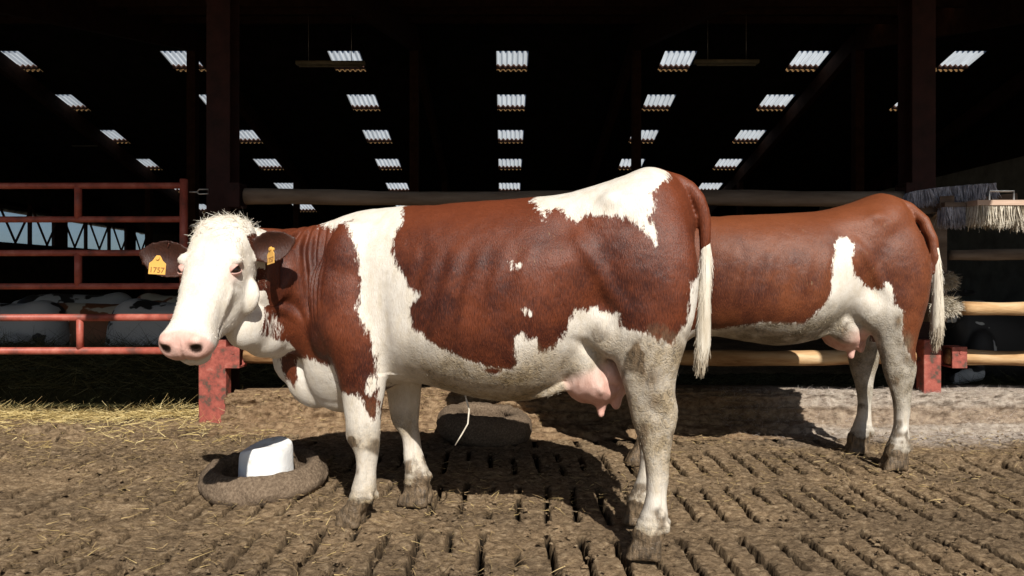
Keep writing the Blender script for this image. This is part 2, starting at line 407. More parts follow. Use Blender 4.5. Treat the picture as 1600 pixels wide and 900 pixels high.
for x in cols:
    for y in [q[1] for q in spots if q[0] == x]:
        a = bpart(corrugated(x-W2, x+W2, y, y+.66, zf), 'skylight', M['skylight'], smooth=True)
        mb = MB(); mb.box((x-W2, y+.69, zf(y+.69)-.05), (x+W2, y+.73, zf(y+.69)+.09)); 
        b_ = bpart(mb, 'gap_shade_strip', M['beam'], a)  # dark strip standing in for the shaded gap at the sheet edge
        b_ = bpart(corrugated(x-W2, x+W2, y+.735, y+.925, zf), 'overlap_strip', M['amber'], a, True)
    for y in (12.25, 13.3, 14.55):
        bpart(corrugated(x-W2, x+W2, y, y+.26, zn), 'skylight', M['amber'], smooth=True)
# portal frames
FX = [-12.34, -7.21, -2.08, 3.05, 8.18, 13.31]
for x in FX:
    base = 0
    mb = MB(); hw = .085; yf = 4.96
    for (a, c_) in (((x-hw, yf, -.05), (x+hw, yf+.016, zn(yf)-.1)), ((x-hw, yf+.17, -.05), (x+hw, yf+.186, zn(yf)-.1)), ((x-.006, yf+.016, -.05), (x+.006, yf+.17, zn(yf)-.1))):
        mb.box(a, c_)
    bpart(mb, 'front_post', M['post'])
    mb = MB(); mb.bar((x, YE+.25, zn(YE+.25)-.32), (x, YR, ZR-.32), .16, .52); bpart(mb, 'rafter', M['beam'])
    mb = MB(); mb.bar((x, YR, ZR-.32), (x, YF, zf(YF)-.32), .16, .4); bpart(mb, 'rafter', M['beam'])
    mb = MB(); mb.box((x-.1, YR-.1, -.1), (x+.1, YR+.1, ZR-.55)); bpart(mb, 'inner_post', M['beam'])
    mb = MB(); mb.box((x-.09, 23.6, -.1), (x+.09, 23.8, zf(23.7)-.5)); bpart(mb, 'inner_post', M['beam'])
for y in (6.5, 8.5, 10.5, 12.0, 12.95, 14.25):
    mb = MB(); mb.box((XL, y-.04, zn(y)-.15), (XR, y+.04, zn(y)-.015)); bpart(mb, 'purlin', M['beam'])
# end walls
def wall_part(name, v, mat, th=(0,0,0)):
    n = len(v); t = Vector(th)
    vv = [Vector(p) for p in v]+[Vector(p)+t for p in v]
    f = [tuple(range(n)), tuple(range(2*n-1, n-1, -1))]+[(i, i+n, (i+1) % n+n, (i+1) % n) for i in range(n)]
    mb = MB(); mb.add(vv, f); return bpart(mb, name, mat)
lw0, lw1 = 2.28, 3.52
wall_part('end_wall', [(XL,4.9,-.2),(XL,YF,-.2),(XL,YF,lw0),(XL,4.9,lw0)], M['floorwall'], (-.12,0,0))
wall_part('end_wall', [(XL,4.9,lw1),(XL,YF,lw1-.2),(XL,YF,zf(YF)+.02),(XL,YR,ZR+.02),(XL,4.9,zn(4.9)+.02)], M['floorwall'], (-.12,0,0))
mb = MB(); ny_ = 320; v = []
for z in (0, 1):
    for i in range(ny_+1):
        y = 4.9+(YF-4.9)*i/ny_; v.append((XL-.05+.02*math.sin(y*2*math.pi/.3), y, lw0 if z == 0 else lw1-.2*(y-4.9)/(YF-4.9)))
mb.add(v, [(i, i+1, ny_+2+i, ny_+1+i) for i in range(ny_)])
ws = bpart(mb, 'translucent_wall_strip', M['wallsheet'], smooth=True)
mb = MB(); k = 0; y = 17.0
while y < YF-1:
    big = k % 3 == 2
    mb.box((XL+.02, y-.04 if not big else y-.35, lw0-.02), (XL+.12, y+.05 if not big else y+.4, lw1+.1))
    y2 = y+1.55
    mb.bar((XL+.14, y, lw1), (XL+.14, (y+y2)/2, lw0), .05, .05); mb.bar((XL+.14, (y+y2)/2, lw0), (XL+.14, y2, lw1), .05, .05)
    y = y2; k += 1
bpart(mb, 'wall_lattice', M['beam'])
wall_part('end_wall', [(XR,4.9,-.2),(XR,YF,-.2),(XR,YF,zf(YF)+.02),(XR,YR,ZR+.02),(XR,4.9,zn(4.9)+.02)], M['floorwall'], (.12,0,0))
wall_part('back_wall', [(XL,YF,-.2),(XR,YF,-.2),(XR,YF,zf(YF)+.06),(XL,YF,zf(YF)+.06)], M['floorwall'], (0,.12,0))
# concrete partition seen at the right
o = None
mb = MB(); mb.box((6.0, 5.6, -.1), (6.15, 13, 2.45)); o = mb.build('partition_wall', M['concrete'])
tag(o, 'low grey concrete partition wall inside barn behind cow brushes', 'wall')
# front post foot under the rails, sunlight put into its brighter red (part of the barn)
for x in (FX[2], FX[3]):
    hw_ = .098 if x < 0 else .062
    mb = MB(); mb.box((x-hw_, 4.86, -.06), (x+hw_, 4.957, .585))
    o = bpart(mb, 'lit_post_foot', M['red'])
    bm_ = o.modifiers.new('b', 'BEVEL'); bm_.width = .006; bm_.segments = 2

# ------------------------------------------------------------------ kerb
def kerb_mesh(x0, x1, y0, y1, h):
    n = int((x1-x0)/.0125); prof = [(y0-.42, -.03), (y0-.26, .0), (y0-.15, .022), (y0-.08, .05), (y0-.045, .10), (y0-.03, .15), (y0-.015, h-.015), (y0+.02, h), (y0+.08, h+.004), (y0+.14, h+.002), (y1, h), (y1+.01, h-.04), (y1+.01, -.1)]
    pr = []
    for i in range(len(prof)-1):
        for t in np.linspace(0, 1, 5, endpoint=False): pr.append((prof[i][0]*(1-t)+prof[i+1][0]*t, prof[i][1]*(1-t)+prof[i+1][1]*t))
    pr.append(prof[-1])
    k = len(pr); xx = np.linspace(x0, x1, n+1)
    X_, I = np.meshgrid(xx, np.arange(k), indexing='ij')
    py = np.array([p[0] for p in pr])[I]; pz = np.array([p[1] for p in pr])[I]
    d = (fbm(X_*4, I*.3, 3)-.5)*.10+(fbm(X_*15, I*.6, 4)-.5)*.06+(fbm(X_*48, I*1.3, 2)-.5)*.022
    fade = np.array([1 if p[0] < y0+.2 else .2 for p in pr])[I]
    py = py-d*fade; pz = pz+d*.5*fade-(fbm(X_*1.1, X_*0+3, 2)-.5)*.03
    v = np.stack([X_, py, pz], -1).reshape(-1, 3)
    f = [(i*k+j, (i+1)*k+j, (i+1)*k+j+1, i*k+j+1) for i in range(n) for j in range(k-1)]
    f.append(tuple(range(k))); f.append(tuple(n*k+j for j in range(k-1, -1, -1)))
    return v, f
v, f = kerb_mesh(-1.965, 5.6, 4.82, 5.22, .205)
o = mesh_obj('kerb', v, f, M['kerb'], None, True)
vx = np.array(v); fattr(o.data, 'dust', sstep(1.6, 2.3, vx[:,0])*np.clip(.45+sstep(.10,.17,vx[:,2])+sstep(4.70,4.60,vx[:,1]), 0, 1))
tag(o, 'low concrete kerb crusted with dung and dusty hair below the log rails', 'kerb')

# ------------------------------------------------------------------ gate and log rails
GY = 4.60
gate = empty('gate', (-3.4, GY, .5)); tag(gate, 'long red tubular steel gate left of the spotted cow', 'gate')
def gp(mb, name, mat=M['gate'], par=gate, smooth=True):
    o = mb.build(name, mat, None, smooth); o.parent = par; o.matrix_parent_inverse = Matrix.Translation(-par.location); return o
XP = FX[2]-.11
for i, yp in enumerate((290, 342.5, 395, 447, 496, 548)):
    z = P(0, yp, GY).z; mb = MB()
    xe = P(287, yp, GY).x if i < 4 else XP
    mb.tube([(-7.0, GY, z), (-5, GY, z-.004), (xe, GY, z)], .021 if i < 4 else .0245, 14); gp(mb, 'rail')
for (px, a, b_) in ((122, 290, 342.5), (122, 395, 447), (125, 496, 548)):
    mb = MB(); mb.tube([P(px, a, GY), P(px, b_, GY)], .023, 12); gp(mb, 'upright')
for px in (-330,):
    mb = MB(); mb.tube([P(px, 290, GY), P(px, 548, GY)], .023, 12); gp(mb, 'upright')
mb = MB(); mb.tube([P(287, 280, GY), P(287, 460, GY)], .026, 12); gp(mb, 'upright')
mb = MB(); a = P(296, 300, GY-.02); mb.tube([a, a+Vector((.05,0,0))], .006, 8)
mb.tube([a+Vector((.05,0,0)), a+Vector((.065,0,.018)), a+Vector((.125,0,.018)), a+Vector((.125,0,-.012)), a+Vector((.065,0,-.014)), a+Vector((.05,0,0))], .005, 8); gp(mb, 'latch', M['steel'])

def log(name, x0, x1, y, z, r, mat, label, seed, sag=.01):
    n = 60; mb = MB(); pts = []; rad = []
    for i in range(n+1):
        t = i/n; pts.append((x0+(x1-x0)*t, y+.01*math.sin(t*7+seed), z-sag*math.sin(t*3.1)+.008*math.sin(t*11+seed)))
        rad.append(r*(1+.05*math.sin(t*17+seed)+.04*math.sin(t*41+seed*2)))
    mb.tube(pts, rad, 18, .05, seed); o = mb.build(name, mat, None, True)
    tag(o, label, 'log rail', 'log rails on the barn front'); return o
log('log_rail', -1.86, 2.93, 4.90, P(0,308,4.9).z, .055, M['darkwood'], 'dark shaded log rail running just above the back of the spotted cow', 1)
log('log_rail', -1.86, 2.93, 4.90, P(0,557,4.9).z, .055, M['wood'], 'pale log rail passing below the bellies of both cows', 2)
log('log_rail', 3.18, 6.5, 4.90, P(0,557,4.9).z, .056, M['wood'], 'lowest log right of the red post, just above the dusty kerb', 3)
log('log_rail', 3.05, 6.5, 4.55, P(0,480,4.55).z, .046, M['wood'], 'sunlit middle log right of the red post beside lower brush', 4)
log('log_rail', 3.25, 6.5, 5.0, P(0,397,5.0).z, .04, M['darkwood'], 'shaded log right of the red post under the pale horizontal brush', 5)
for (x, z, mt) in ((FX[2]+.15, P(0,557,4.9).z, 'red'), (FX[3]+.17, P(0,557,4.9).z, 'red'), (FX[2]+.15, P(0,306,4.9).z, 'post'), (FX[3]-.15, P(0,306,4.9).z, 'post')):  # upper brackets take the red darkened for shade
    mb = MB(); d = .075 if mt == 'red' else .085
    s_ = 1 if x > (FX[2] if x < 0 else FX[3]) else -1
    xa, xb = sorted((x-s_*.05, x+s_*.055))
    mb.box((xa, 4.83, z-d), (xb, 4.842, z+d)); mb.box((xa, 4.9575, z-d), (xb, 4.97, z+d)); mb.box((xa, 4.842, z+d-.012), (xb, 4.9575, z+d)); mb.box((xa, 4.842, z-d), (xb, 4.9575, z-d+.012))
    mb.tube([(x+.01, 4.826, z+d*.45), (x+.01, 4.832, z+d*.45)], .012, 8)
    bpart(mb, 'rail_bracket', M[mt])

# ------------------------------------------------------------------ strands (straw, hay, hair)
def strands(name, base, dirs, length, width, mat, parent=None, bend=.3, seg=2, up=None):
    """base (n,3), dirs (n,3): thin bent ribbons collected in one mesh"""
    n = len(base); r_ = np.random.default_rng(len(base)+int(abs(base[0][0])*1000))
    d = dirs/np.linalg.norm(dirs, axis=1, keepdims=True)
    side = np.cross(d, r_.normal(size=(n,3))); side /= np.linalg.norm(side, axis=1, keepdims=True)
    bd = r_.normal(size=(n,3))*bend
    if up is not None: bd = bd+np.asarray(up)
    V = np.zeros((n, (seg+1)*2, 3)); L = np.asarray(length).reshape(-1, 1)*np.ones((n, 1)); Wd = np.asarray(width).reshape(-1, 1)*np.ones((n, 1))
    for k in range(seg+1):
        t = k/seg; p = base+d*L*t+bd*L*t*t; ww = Wd*(1-.75*t)/2
        V[:, 2*k] = p-side*ww; V[:, 2*k+1] = p+side*ww
    m_ = (seg+1)*2; off = (np.arange(n)*m_)[:, None]
    fs = np.concatenate([off+np.array([[2*k, 2*k+1, 2*k+3, 2*k+2]]) for k in range(seg)], 0)
    me = bpy.data.meshes.new(name); me.vertices.add(n*m_); me.vertices.foreach_set('co', V.reshape(-1))
    me.loops.add(len(fs)*4); me.loops.foreach_set('vertex_index', fs.reshape(-1))
    me.polygons.add(len(fs)); me.polygons.foreach_set('loop_start', np.arange(0, len(fs)*4, 4))
    me.update(calc_edges=True)
    fattr(me, 'rnd', np.repeat(r_.random(n), m_)); me.materials.append(mat)
    o = bpy.data.objects.new(name, me); C.objects.link(o)
    if parent: o.parent = parent
    return o
def flat_dirs(n, lift=.12):
    a = rng.random(n)*2*math.pi; return np.stack([np.cos(a), np.sin(a), rng.normal(size=n)*lift], -1)
# litter over the yard
n = 15000
bx = rng.uniform(-3.6, 3.7, n); by = 2.0+3.0*rng.random(n)**.9
keep = fbm(bx*1.5, by*1.5, 3) > .42
bx, by = bx[keep], by[keep]; n = len(bx)
base = np.stack([bx, by, ground_z(bx, by)+.012+rng.random(n)*.008], -1)
o = strands('straw_litter', base, flat_dirs(n), rng.uniform(.015, .06, n), rng.uniform(.002, .0042, n), M['litter'])
tag(o, kind='stuff', label='short bits of straw trodden over the yard floor', cat='straw')
n = 5200; cx = rng.uniform(-3.5, 3.6, n); cy = 2.0+2.75*rng.random(n); kk = fbm(cx*2.1+4, cy*2.1, 3) > .45
cx, cy = cx[kk], cy[kk]; n = len(cx); sz = .004+.011*rng.random(n)**3
T_ = np.array([(1,0,0),(-.5,.87,0),(-.5,-.87,0),(0,0,1.1),(.6,.5,.7),(-.7,.1,.6)]); FT = [(0,1,4),(1,5,4),(1,2,5),(2,0,3),(0,4,3),(4,5,3),(5,2,3)]
vv = T_[None]*(sz[:,None,None]*(.7+.6*rng.random((n,6,3)))); an = rng.random(n)*6.28; ca_, sa_ = np.cos(an)[:,None], np.sin(an)[:,None]
vv = np.stack([vv[:,:,0]*ca_-vv[:,:,1]*sa_, vv[:,:,0]*sa_+vv[:,:,1]*ca_, vv[:,:,2]*.7], -1)+np.stack([cx, cy, ground_z(cx, cy)+.006], -1)[:,None]
o = mesh_obj('dung_crumbs', vv.reshape(-1, 3), [(6*i+p, 6*i+q, 6*i+s_) for i in range(n) for p, q, s_ in FT], M['ground'])
fattr(o.data, 'slot', np.zeros(n*6)); tag(o, kind='stuff', label='small crumbs of dried dung over the yard floor', cat='dung')
# straw along the gate line and on the left
n = 7000
bx = rng.uniform(-4.6, -2.15, n); by = 5.13+rng.normal(size=n)*.07
m2 = 700; bx = np.concatenate([bx, rng.uniform(-3.8, -1.4, m2)]); by = np.concatenate([by, 4.1+.9*rng.random(m2)**.6])
base = np.stack([bx, by, ground_z(bx, by)+.015+rng.random(len(bx))*.05*np.exp(-((by-5.13)/.12)**2)*.6], -1)
o = strands('straw', base, flat_dirs(len(bx), .16), rng.uniform(.04, .15, len(bx)), rng.uniform(.003, .0055, len(bx)), M['straw'])
tag(o, kind='stuff', label='band of bright yellow straw on the ground under the red gate', cat='straw')
# hay heap inside the barn
def hay_z(x, y):
    t = np.clip((y-5.52)/.5, 0, 1); h = .34*np.sin(t*math.pi/2)+(fbm(x*2, y*2, 3)-.5)*.16*t
    h = h*sstep(7.2, 6.4, y)*sstep(-1.5, -2.3, x)+.03*sstep(5.4, 5.6, y)
    return h
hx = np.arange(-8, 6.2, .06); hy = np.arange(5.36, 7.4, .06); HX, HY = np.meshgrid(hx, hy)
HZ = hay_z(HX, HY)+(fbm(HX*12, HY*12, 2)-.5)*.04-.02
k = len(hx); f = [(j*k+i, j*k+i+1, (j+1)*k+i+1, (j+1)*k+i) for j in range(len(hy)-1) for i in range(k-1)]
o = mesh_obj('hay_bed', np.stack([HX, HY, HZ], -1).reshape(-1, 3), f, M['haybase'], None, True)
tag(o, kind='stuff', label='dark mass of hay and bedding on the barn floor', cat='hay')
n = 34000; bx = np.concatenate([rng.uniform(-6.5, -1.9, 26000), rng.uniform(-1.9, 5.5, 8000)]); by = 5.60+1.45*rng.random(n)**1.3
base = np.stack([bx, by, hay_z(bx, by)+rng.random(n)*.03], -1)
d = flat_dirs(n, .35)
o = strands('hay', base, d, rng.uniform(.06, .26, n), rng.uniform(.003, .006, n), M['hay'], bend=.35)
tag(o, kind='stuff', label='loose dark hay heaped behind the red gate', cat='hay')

VK = np.array(v); nk = 5200; q = rng.choice(np.where((VK[:,2] > .0) & (VK[:,1] < 4.98) & (VK[:,0] < 5))[0], nk); right = VK[q,0] > 1.7
bs = VK[q]+np.array([0,-.008,.006]); dd = flat_dirs(nk, .25)
o = strands('kerb_straw', bs[~right], dd[~right], rng.uniform(.015,.06,(~right).sum()), rng.uniform(.002,.004,(~right).sum()), M['litter'], None, .4)
tag(o, kind='stuff', label='bits of straw stuck in the dung on the kerb', cat='straw')
qq = rng.choice(np.where((VK[:,0] > 1.5) & (VK[:,1] < 5.1))[0], 9000)
o = strands('shed_hair', VK[qq]+np.array([0,-.004,.003]), np.stack([rng.normal(size=9000), -rng.random(9000)*.8, rng.random(9000)*.9], -1), rng.uniform(.012,.035,9000), .0016, M['dusthair'], None, .5)
tag(o, kind='stuff', label='pale grey shed hair and dust matted on the right of the kerb', cat='hair')

# ------------------------------------------------------------------ tyres and the lick block
def tyre(name, loc, ro, ri, h, label, tilt=(0,0,0), seed=0):
    prof = [(ri+.02, .0), (ri-.005, .03), (ri, .06), (ri+.012, h-.05), (ri, h-.02), (ri+.03, h), ((ri+ro)/2, h+.004), (ro-.035, h-.012), (ro-.008, h-.04), (ro, h-.075), (ro+.004, h*.45), (ro-.004, .04), (ro-.03, .0)]
    n = 120; k = len(prof); v = []
    for i in range(n):
        a = 2*math.pi*i/n
        for j, (r_, z) in enumerate(prof):
            q = float(fbm(np.array([math.cos(a)*5+seed+9]), np.array([math.sin(a)*5+j*.6+9]), 3)[0])-.5
            rr = r_+q*.035; v.append((rr*math.cos(a), rr*math.sin(a), z+q*.03))
    f = [(i*k+j, ((i+1) % n)*k+j, ((i+1) % n)*k+(j+1) % k, i*k+(j+1) % k) for i in range(n) for j in range(k)]
    o = mesh_obj(name, v, f, M['tyre'], None, True); o.location = loc; o.rotation_euler = tilt
    tag(o, label, 'tyre', 'old tyres lying in the yard'); return o
tyre('tyre', (-1.175, 3.37, -.03), .30, .20, .145, 'dung covered tyre lying flat around the white salt lick block', (R(3), R(-2), 0), 1)
tyre('tyre', (-.13, 4.46, -.02), .31, .17, .18, 'dung covered tyre lying in shade behind the belly of the spotted cow', (0, R(4), 0), 5)
# salt lick: rounded block with a licked out top
def stop(x, y): return .150+.042*float(sstep(-.13, -.03, np.array(x)))+.012*y/.1+.006*math.sin(x*40)
nx_, nz_ = 48, 14; rings_ = []
for j in range(nz_+1):
    t = j/nz_; ring = []
    for i in range(nx_):
        a = 2*math.pi*i/nx_
        sx = abs(math.cos(a))**.68*math.copysign(1, math.cos(a)); sy = abs(math.sin(a))**.68*math.copysign(1, math.sin(a))
        r_ = 1-.05*t-.05*max(0, t-.85)/.15
        x = .122*sx*r_+.006*math.sin(3*a); y = .10*sy*r_
        top = stop(x, y)
        ring.append((x, y, top*t*(1 if t < 1 else 1)))
    rings_.append(ring)
for s_ in (.75, .45, .2):
    ring = []
    for (x, y, z) in rings_[nz_]:
        xx, yy = x*s_, y*s_; ring.append((xx, yy, stop(xx, yy)-.02*(1-s_)))
    rings_.append(ring)
mb = MB(); mb.rings(rings_); o = mb.build('salt_lick', M['salt'], None, True); o.location = (-1.175, 3.37, .015); o.rotation_euler.z = R(-8)
sd = o.modifiers.new('s', 'SUBSURF'); sd.levels = 1; sd.render_levels = 1
tag(o, 'white salt lick block with a licked hollow top standing in a tyre', 'salt lick')

# ------------------------------------------------------------------ cow brushes on the right post
br = empty('cow_brush', (FX[3], 4.85, .9)); tag(br, 'wooden cow scratching brush frame on right post with pale bristles', 'cow brush')
def brp(mb, name, mat, smooth=False): return gp(mb, name, mat, br, smooth)
mb = MB(); mb.box(((1452-788)*4.72/F, 4.72, .72), ((1480-788)*4.72/F, 4.80, 1.53)); brp(mb, 'support_board', M['darkwood'])
mb = MB(); mb.bar(((1466-788)*4.72/F, 4.73, 1.48), ((1480-788)*3.9/F, 3.9, 1.45), .07, .08); brp(mb, 'arm', M['darkwood'])
BY = 3.85
def bx_(px): return (px-788)*BY/F
def bz_(py): return 1-(py-440)*BY/F
mb = MB(); mb.bar((bx_(1425)+.03, 4.05, bz_(325)), (bx_(1605)+.03, 3.99, bz_(306)), .07, .06); brp(mb, 'arm', M['darkwood'])
mb = MB(); mb.box((bx_(1518), BY-.05, bz_(322)), (bx_(1597), BY+.05, bz_(314))); brp(mb, 'brush_board', M['plank'])
mb = MB(); mb.box((bx_(1482), BY+.03, bz_(322)), (bx_(1516), BY+.11, bz_(315))); brp(mb, 'brush_board', M['darkwood'])
mb = MB(); za, zb = bz_(313.5), bz_(299); xa, xb = bx_(1544), bx_(1582)
mb.tube([(xa,BY-.01,za),(xa,BY-.01,zb),(xb,BY-.01,zb),(xb,BY-.01,za)], .006, 8); brp(mb, 'bracket', M['steel'])
def bristles(name, pts, dirs, L, wd, mat):
    o = strands(name, np.array(pts), np.array(dirs), L, wd, mat, None, .06, 2); o.parent = br; o.matrix_parent_inverse = Matrix.Translation(-br.location); return o
tuft = rng.normal(size=400)*.09
n = 2400; x_ = rng.uniform(bx_(1519), bx_(1597), n); p = np.stack([x_, rng.uniform(BY-.045, BY+.045, n), np.full(n, bz_(321))], -1)
k_ = ((x_-bx_(1518))/.013).astype(int)
bristles('bristles', p, np.stack([tuft[k_]+rng.normal(size=n)*.03, rng.normal(size=n)*.08, -np.ones(n)], -1), rng.uniform(.10, .125, n)+tuft[k_+60]*.1, .006, M['bristle'])
n = 1100; x_ = rng.uniform(bx_(1483), bx_(1516), n); k_ = ((x_-bx_(1482))/.013).astype(int)
p = np.stack([x_, rng.uniform(BY+.035, BY+.105, n), np.full(n, bz_(321))], -1)
bristles('bristles', p, np.stack([tuft[k_+100]+rng.normal(size=n)*.04, rng.normal(size=n)*.1, -np.ones(n)], -1), rng.uniform(.09, .125, n), .006, M['bristle_dark'])  # left third of the brush, its shade put into the bristle colour
n = 3600; t = rng.random(n); cx = bx_(1422)+(bx_(1558)-bx_(1422))*t; cz = bz_(306)+(bz_(288)-bz_(306))*np.sqrt(t)
p = np.stack([cx*1.03, 3.97+.05*rng.random(n), cz*1.01+.012*rng.random(n)], -1); k_ = (t*46).astype(int)
bristles('bristles', p, np.stack([tuft[k_+200]*2+rng.normal(size=n)*.04-.05, -rng.random(n)*.35, -np.ones(n)+rng.normal(size=n)*.08], -1), rng.uniform(.075, .10, n), .006, M['bristle_dark'])
for (zc, h, ll, yy) in ((1.018, .05, .075, 4.50), (.853, .06, .10, 4.50)):
    n = 1500; xm = (1468-788)*yy/F
    k_ = rng.integers(0, 60, n)
    p = np.stack([xm+rng.uniform(-.03, .10, n), np.full(n, yy+.03), zc+rng.normal(size=n)*.018], -1)
    bristles('bristles', p, np.stack([tuft[k_]*3+rng.normal(size=n)*.2+.1, -rng.random(n)-.3, tuft[k_+70]*3+rng.normal(size=n)*.25-.45], -1), rng.uniform(.05, ll, n), .0055, M['bristle'])
    mb = MB(); mb.box((xm-.04, yy+.02, zc-.05), (xm+.11, 4.855, zc+.05)); brp(mb, 'brush_block', M['darkwood'])

# ------------------------------------------------------------------ hanging battens
def batten(x0, x1, y, z, label, wires):
    t = empty('hanging_light', ((x0+x1)/2, y, z)); tag(t, label, 'light', 'unlit strip lights hanging in the barn')
    mb = MB(); mb.box((x0, y-.06, z-.03), (x1, y+.06, z+.035)); mb.tube([(x0+.05, y, z-.055), (x1-.05, y, z-.055)], .019, 10)
    gp(mb, 'batten', M['lamp'], t)
    for wx in wires:
        top = (zn(y) if y < YR else zf(y)); mb = MB(); mb.tube([(wx, y, z+.035), (wx, y, top)], .005, 6); gp(mb, 'suspension_wire', M['steel'], t)
Y0 = 13.0
batten(P(463,0,Y0).x, P(570,0,Y0).x, Y0, P(0,99,Y0).z, 'unlit strip light hanging left of centre below the highest skylights', [P(482,0,Y0).x, P(549,0,Y0).x])
batten(P(1085,0,Y0).x, P(1185,0,Y0).x, Y0, P(0,97,Y0).z, 'unlit strip light hanging right of centre below the highest skylights', [P(1106,0,Y0).x, P(1166,0,Y0).x])
batten(P(110,0,22).x, P(182,0,22).x, 22, P(0,225,22).z, 'small far strip light hanging near the leftmost skylights', [P(125,0,22).x, P(170,0,22).x])
batten(P(540,0,22).x, P(605,0,22).x, 22, P(0,223,22).z, 'small far strip light hanging under skylights above spotted cow shoulder', [P(552,0,22).x, P(596,0,22).x])

# ------------------------------------------------------------------ cows
def cr(keys, n):
    """smooth interpolation of a table of key rows to n rows"""
    K = np.array(keys, float); m = len(K)
    t = np.linspace(0, m-1, n); i = np.clip(t.astype(int), 0, m-2); u = (t-i)[:, None]
    p0 = K[np.clip(i-1, 0, m-1)]; p1 = K[i]; p2 = K[i+1]; p3 = K[np.clip(i+2, 0, m-1)]
    return .5*((2*p1)+(-p0+p2)*u+(2*p0-5*p1+4*p2-p3)*u*u+(-p0+3*p1-3*p2+p3)*u**3)
def spow(c, p): return math.copysign(abs(c)**p, c)
def loft_x(mb, keys, n=40, m=40, p=.85):
    """rings across the body axis: x, top, bottom, half width, y centre, height of the widest place (0..1)"""
    rs = []
    for x, zt, zb, hw, yc, wf in cr(keys, n):
        zc = zb+(zt-zb)*wf; ring = []
        for k in range(m):
            a = 2*math.pi*k/m; c, s_ = math.cos(a), math.sin(a)
            ring.append(Vector((x, yc+hw*spow(c, p), zc+((zt-zc) if s_ > 0 else (zc-zb))*spow(s_, p))))
        rs.append(ring)
    mb.rings(rs)
def loft_z(mb, keys, n=40, m=28, p=.95):
    """horizontal rings: z, x front, x back, y centre, half width"""
    rs = []
    for z, xa, xb, yc, hy in cr(keys, n):
        rs.append([Vector(((xa+xb)/2+(xb-xa)/2*spow(math.cos(2*math.pi*k/m), p), yc+hy*spow(math.sin(2*math.pi*k/m), p), z)) for k in range(m)])
    mb.rings(rs)
def loft_dir(mb, stations, n=24, m=32, p=.9):
    """stations: centre(3), direction in plan (2), half height, half width"""
    rs = []
    for row in cr(stations, n):
        c = Vector(row[:3]); d = Vector((row[3], row[4], 0)).normalized(); side = Vector((-d.y, d.x, 0))
        rs.append([c+side*row[6]*spow(math.cos(2*math.pi*k/m), p)+Vector((0,0,1))*row[5]*spow(math.sin(2*math.pi*k/m), p) for k in range(m)])
    mb.rings(rs)

def hoof_pair(mb, x0, x1, yc, z1=.085):
    """two claws, toe at x0, heel at x1"""
    L = x1-x0
    for s_ in (-1, 1):
        rs = []
        for t, zz in ((0, 0), (.25, .03), (.6, .06), (1, z1)):
            xa = x0+L*.34*t; xb = x1-.004*t
            hw = .030-.005*t
            rs.append([Vector(((xa+xb)/2+(xb-xa)/2*spow(math.cos(2*math.pi*k/20), .75), yc+s_*.028+hw*spow(math.sin(2*math.pi*k/20), .75), zz-.012)) for k in range(20)])
        mb.rings(rs)

class Head:
    def __init__(s, P0, h, pitch, roll=0):
        h = Vector(h).normalized(); d = Vector((0,0,-1))
        s.P0 = Vector(P0); s.A = (h*math.cos(pitch)+d*math.sin(pitch)).normalized(); s.N = (h*math.sin(pitch)-d*math.cos(pitch)).normalized()
        s.S = s.N.cross(s.A).normalized()
        if roll:
            q = Matrix.Rotation(roll, 3, s.A); s.N = q @ s.N; s.S = q @ s.S
    def p(s, t, sd, n): return s.P0+s.A*t+s.S*sd+s.N*n
    def frame(s, V):
        D = V-np.array(s.P0); return D@np.array(s.A), D@np.array(s.S), D@np.array(s.N)
HEADSEC = [(-.078,-.06,-.14,.045),(-.062,-.028,-.175,.085),(-.03,-.004,-.205,.110),(.02,.008,-.235,.119),(.07,.012,-.26,.120),(.12,.014,-.285,.118),(.165,.013,-.30,.115),(.21,.009,-.305,.111),(.26,.005,-.298,.106),(.31,.001,-.275,.091),(.36,-.002,-.235,.081),(.405,-.004,-.195,.080),(.445,-.002,-.168,.091),(.475,.002,-.15,.099),(.505,-.010,-.132,.094),(.525,-.03,-.118,.078),(.536,-.055,-.10,.05)]
def head_mesh(mb, H, ears):
    rs = []; m = 36
    for t, nt_, nb, hw in cr(HEADSEC, 60):
        ring = []
        nc = nt_+(nb-nt_)*.42
        for k in range(m):
            a = 2*math.pi*k/m; c, s_ = math.cos(a), math.sin(a)
            jaw = 1-.16*max(0, -s_)**1.5
            ring.append(H.p(t, hw*jaw*spow(c, .80), nc+((nt_-nc) if s_ > 0 else (nc-nb))*spow(s_, .80)))
        rs.append(ring)
    mb.rings(rs)
    for sd in (-1, 1):
        mb.ell(H.p(.145, sd*.096, -.034), (.032, .028, .028))       # brow over the eye
        mb.ell(H.p(.20, sd*.070, -.19), (.085, .036, .085))         # jaw muscle
        mb.ell(H.p(.490, sd*.05, -.032), (.036, .036, .03))        # nostril wing
    mb.ell(H.p(.488, 0, -.137), (.05, .062, .042))                  # chin
    mb.ell(H.p(-.03, 0, -.08), (.085, .07, .06))                    # poll
    for base, tip, face, wd in ears:
        base = Vector(base); tip = Vector(tip); ax = tip-base; L = ax.length; ax.normalize()
        fc = (Vector(face)-ax*Vector(face).dot(ax)).normalized(); wv = ax.cross(fc)
        rs = []
        for t, hw, th, cup in cr([(-.12,.028,.024,0),(.05,.034,.018,.004),(.25,.052,.012,.02),(.5,.060,.0105,.024),(.75,.047,.0095,.016),(.92,.025,.0085,.006),(1.02,.008,.006,0)], 22):
            ring = []
            for k in range(24):
                a = 2*math.pi*k/24; u_ = math.cos(a); w_ = math.sin(a)
                ring.append(base+ax*L*t+wv*hw*wd*u_+fc*(th*w_+cup*(u_*u_-.5)*1.6))
            rs.append(ring)
        mb.rings(rs)

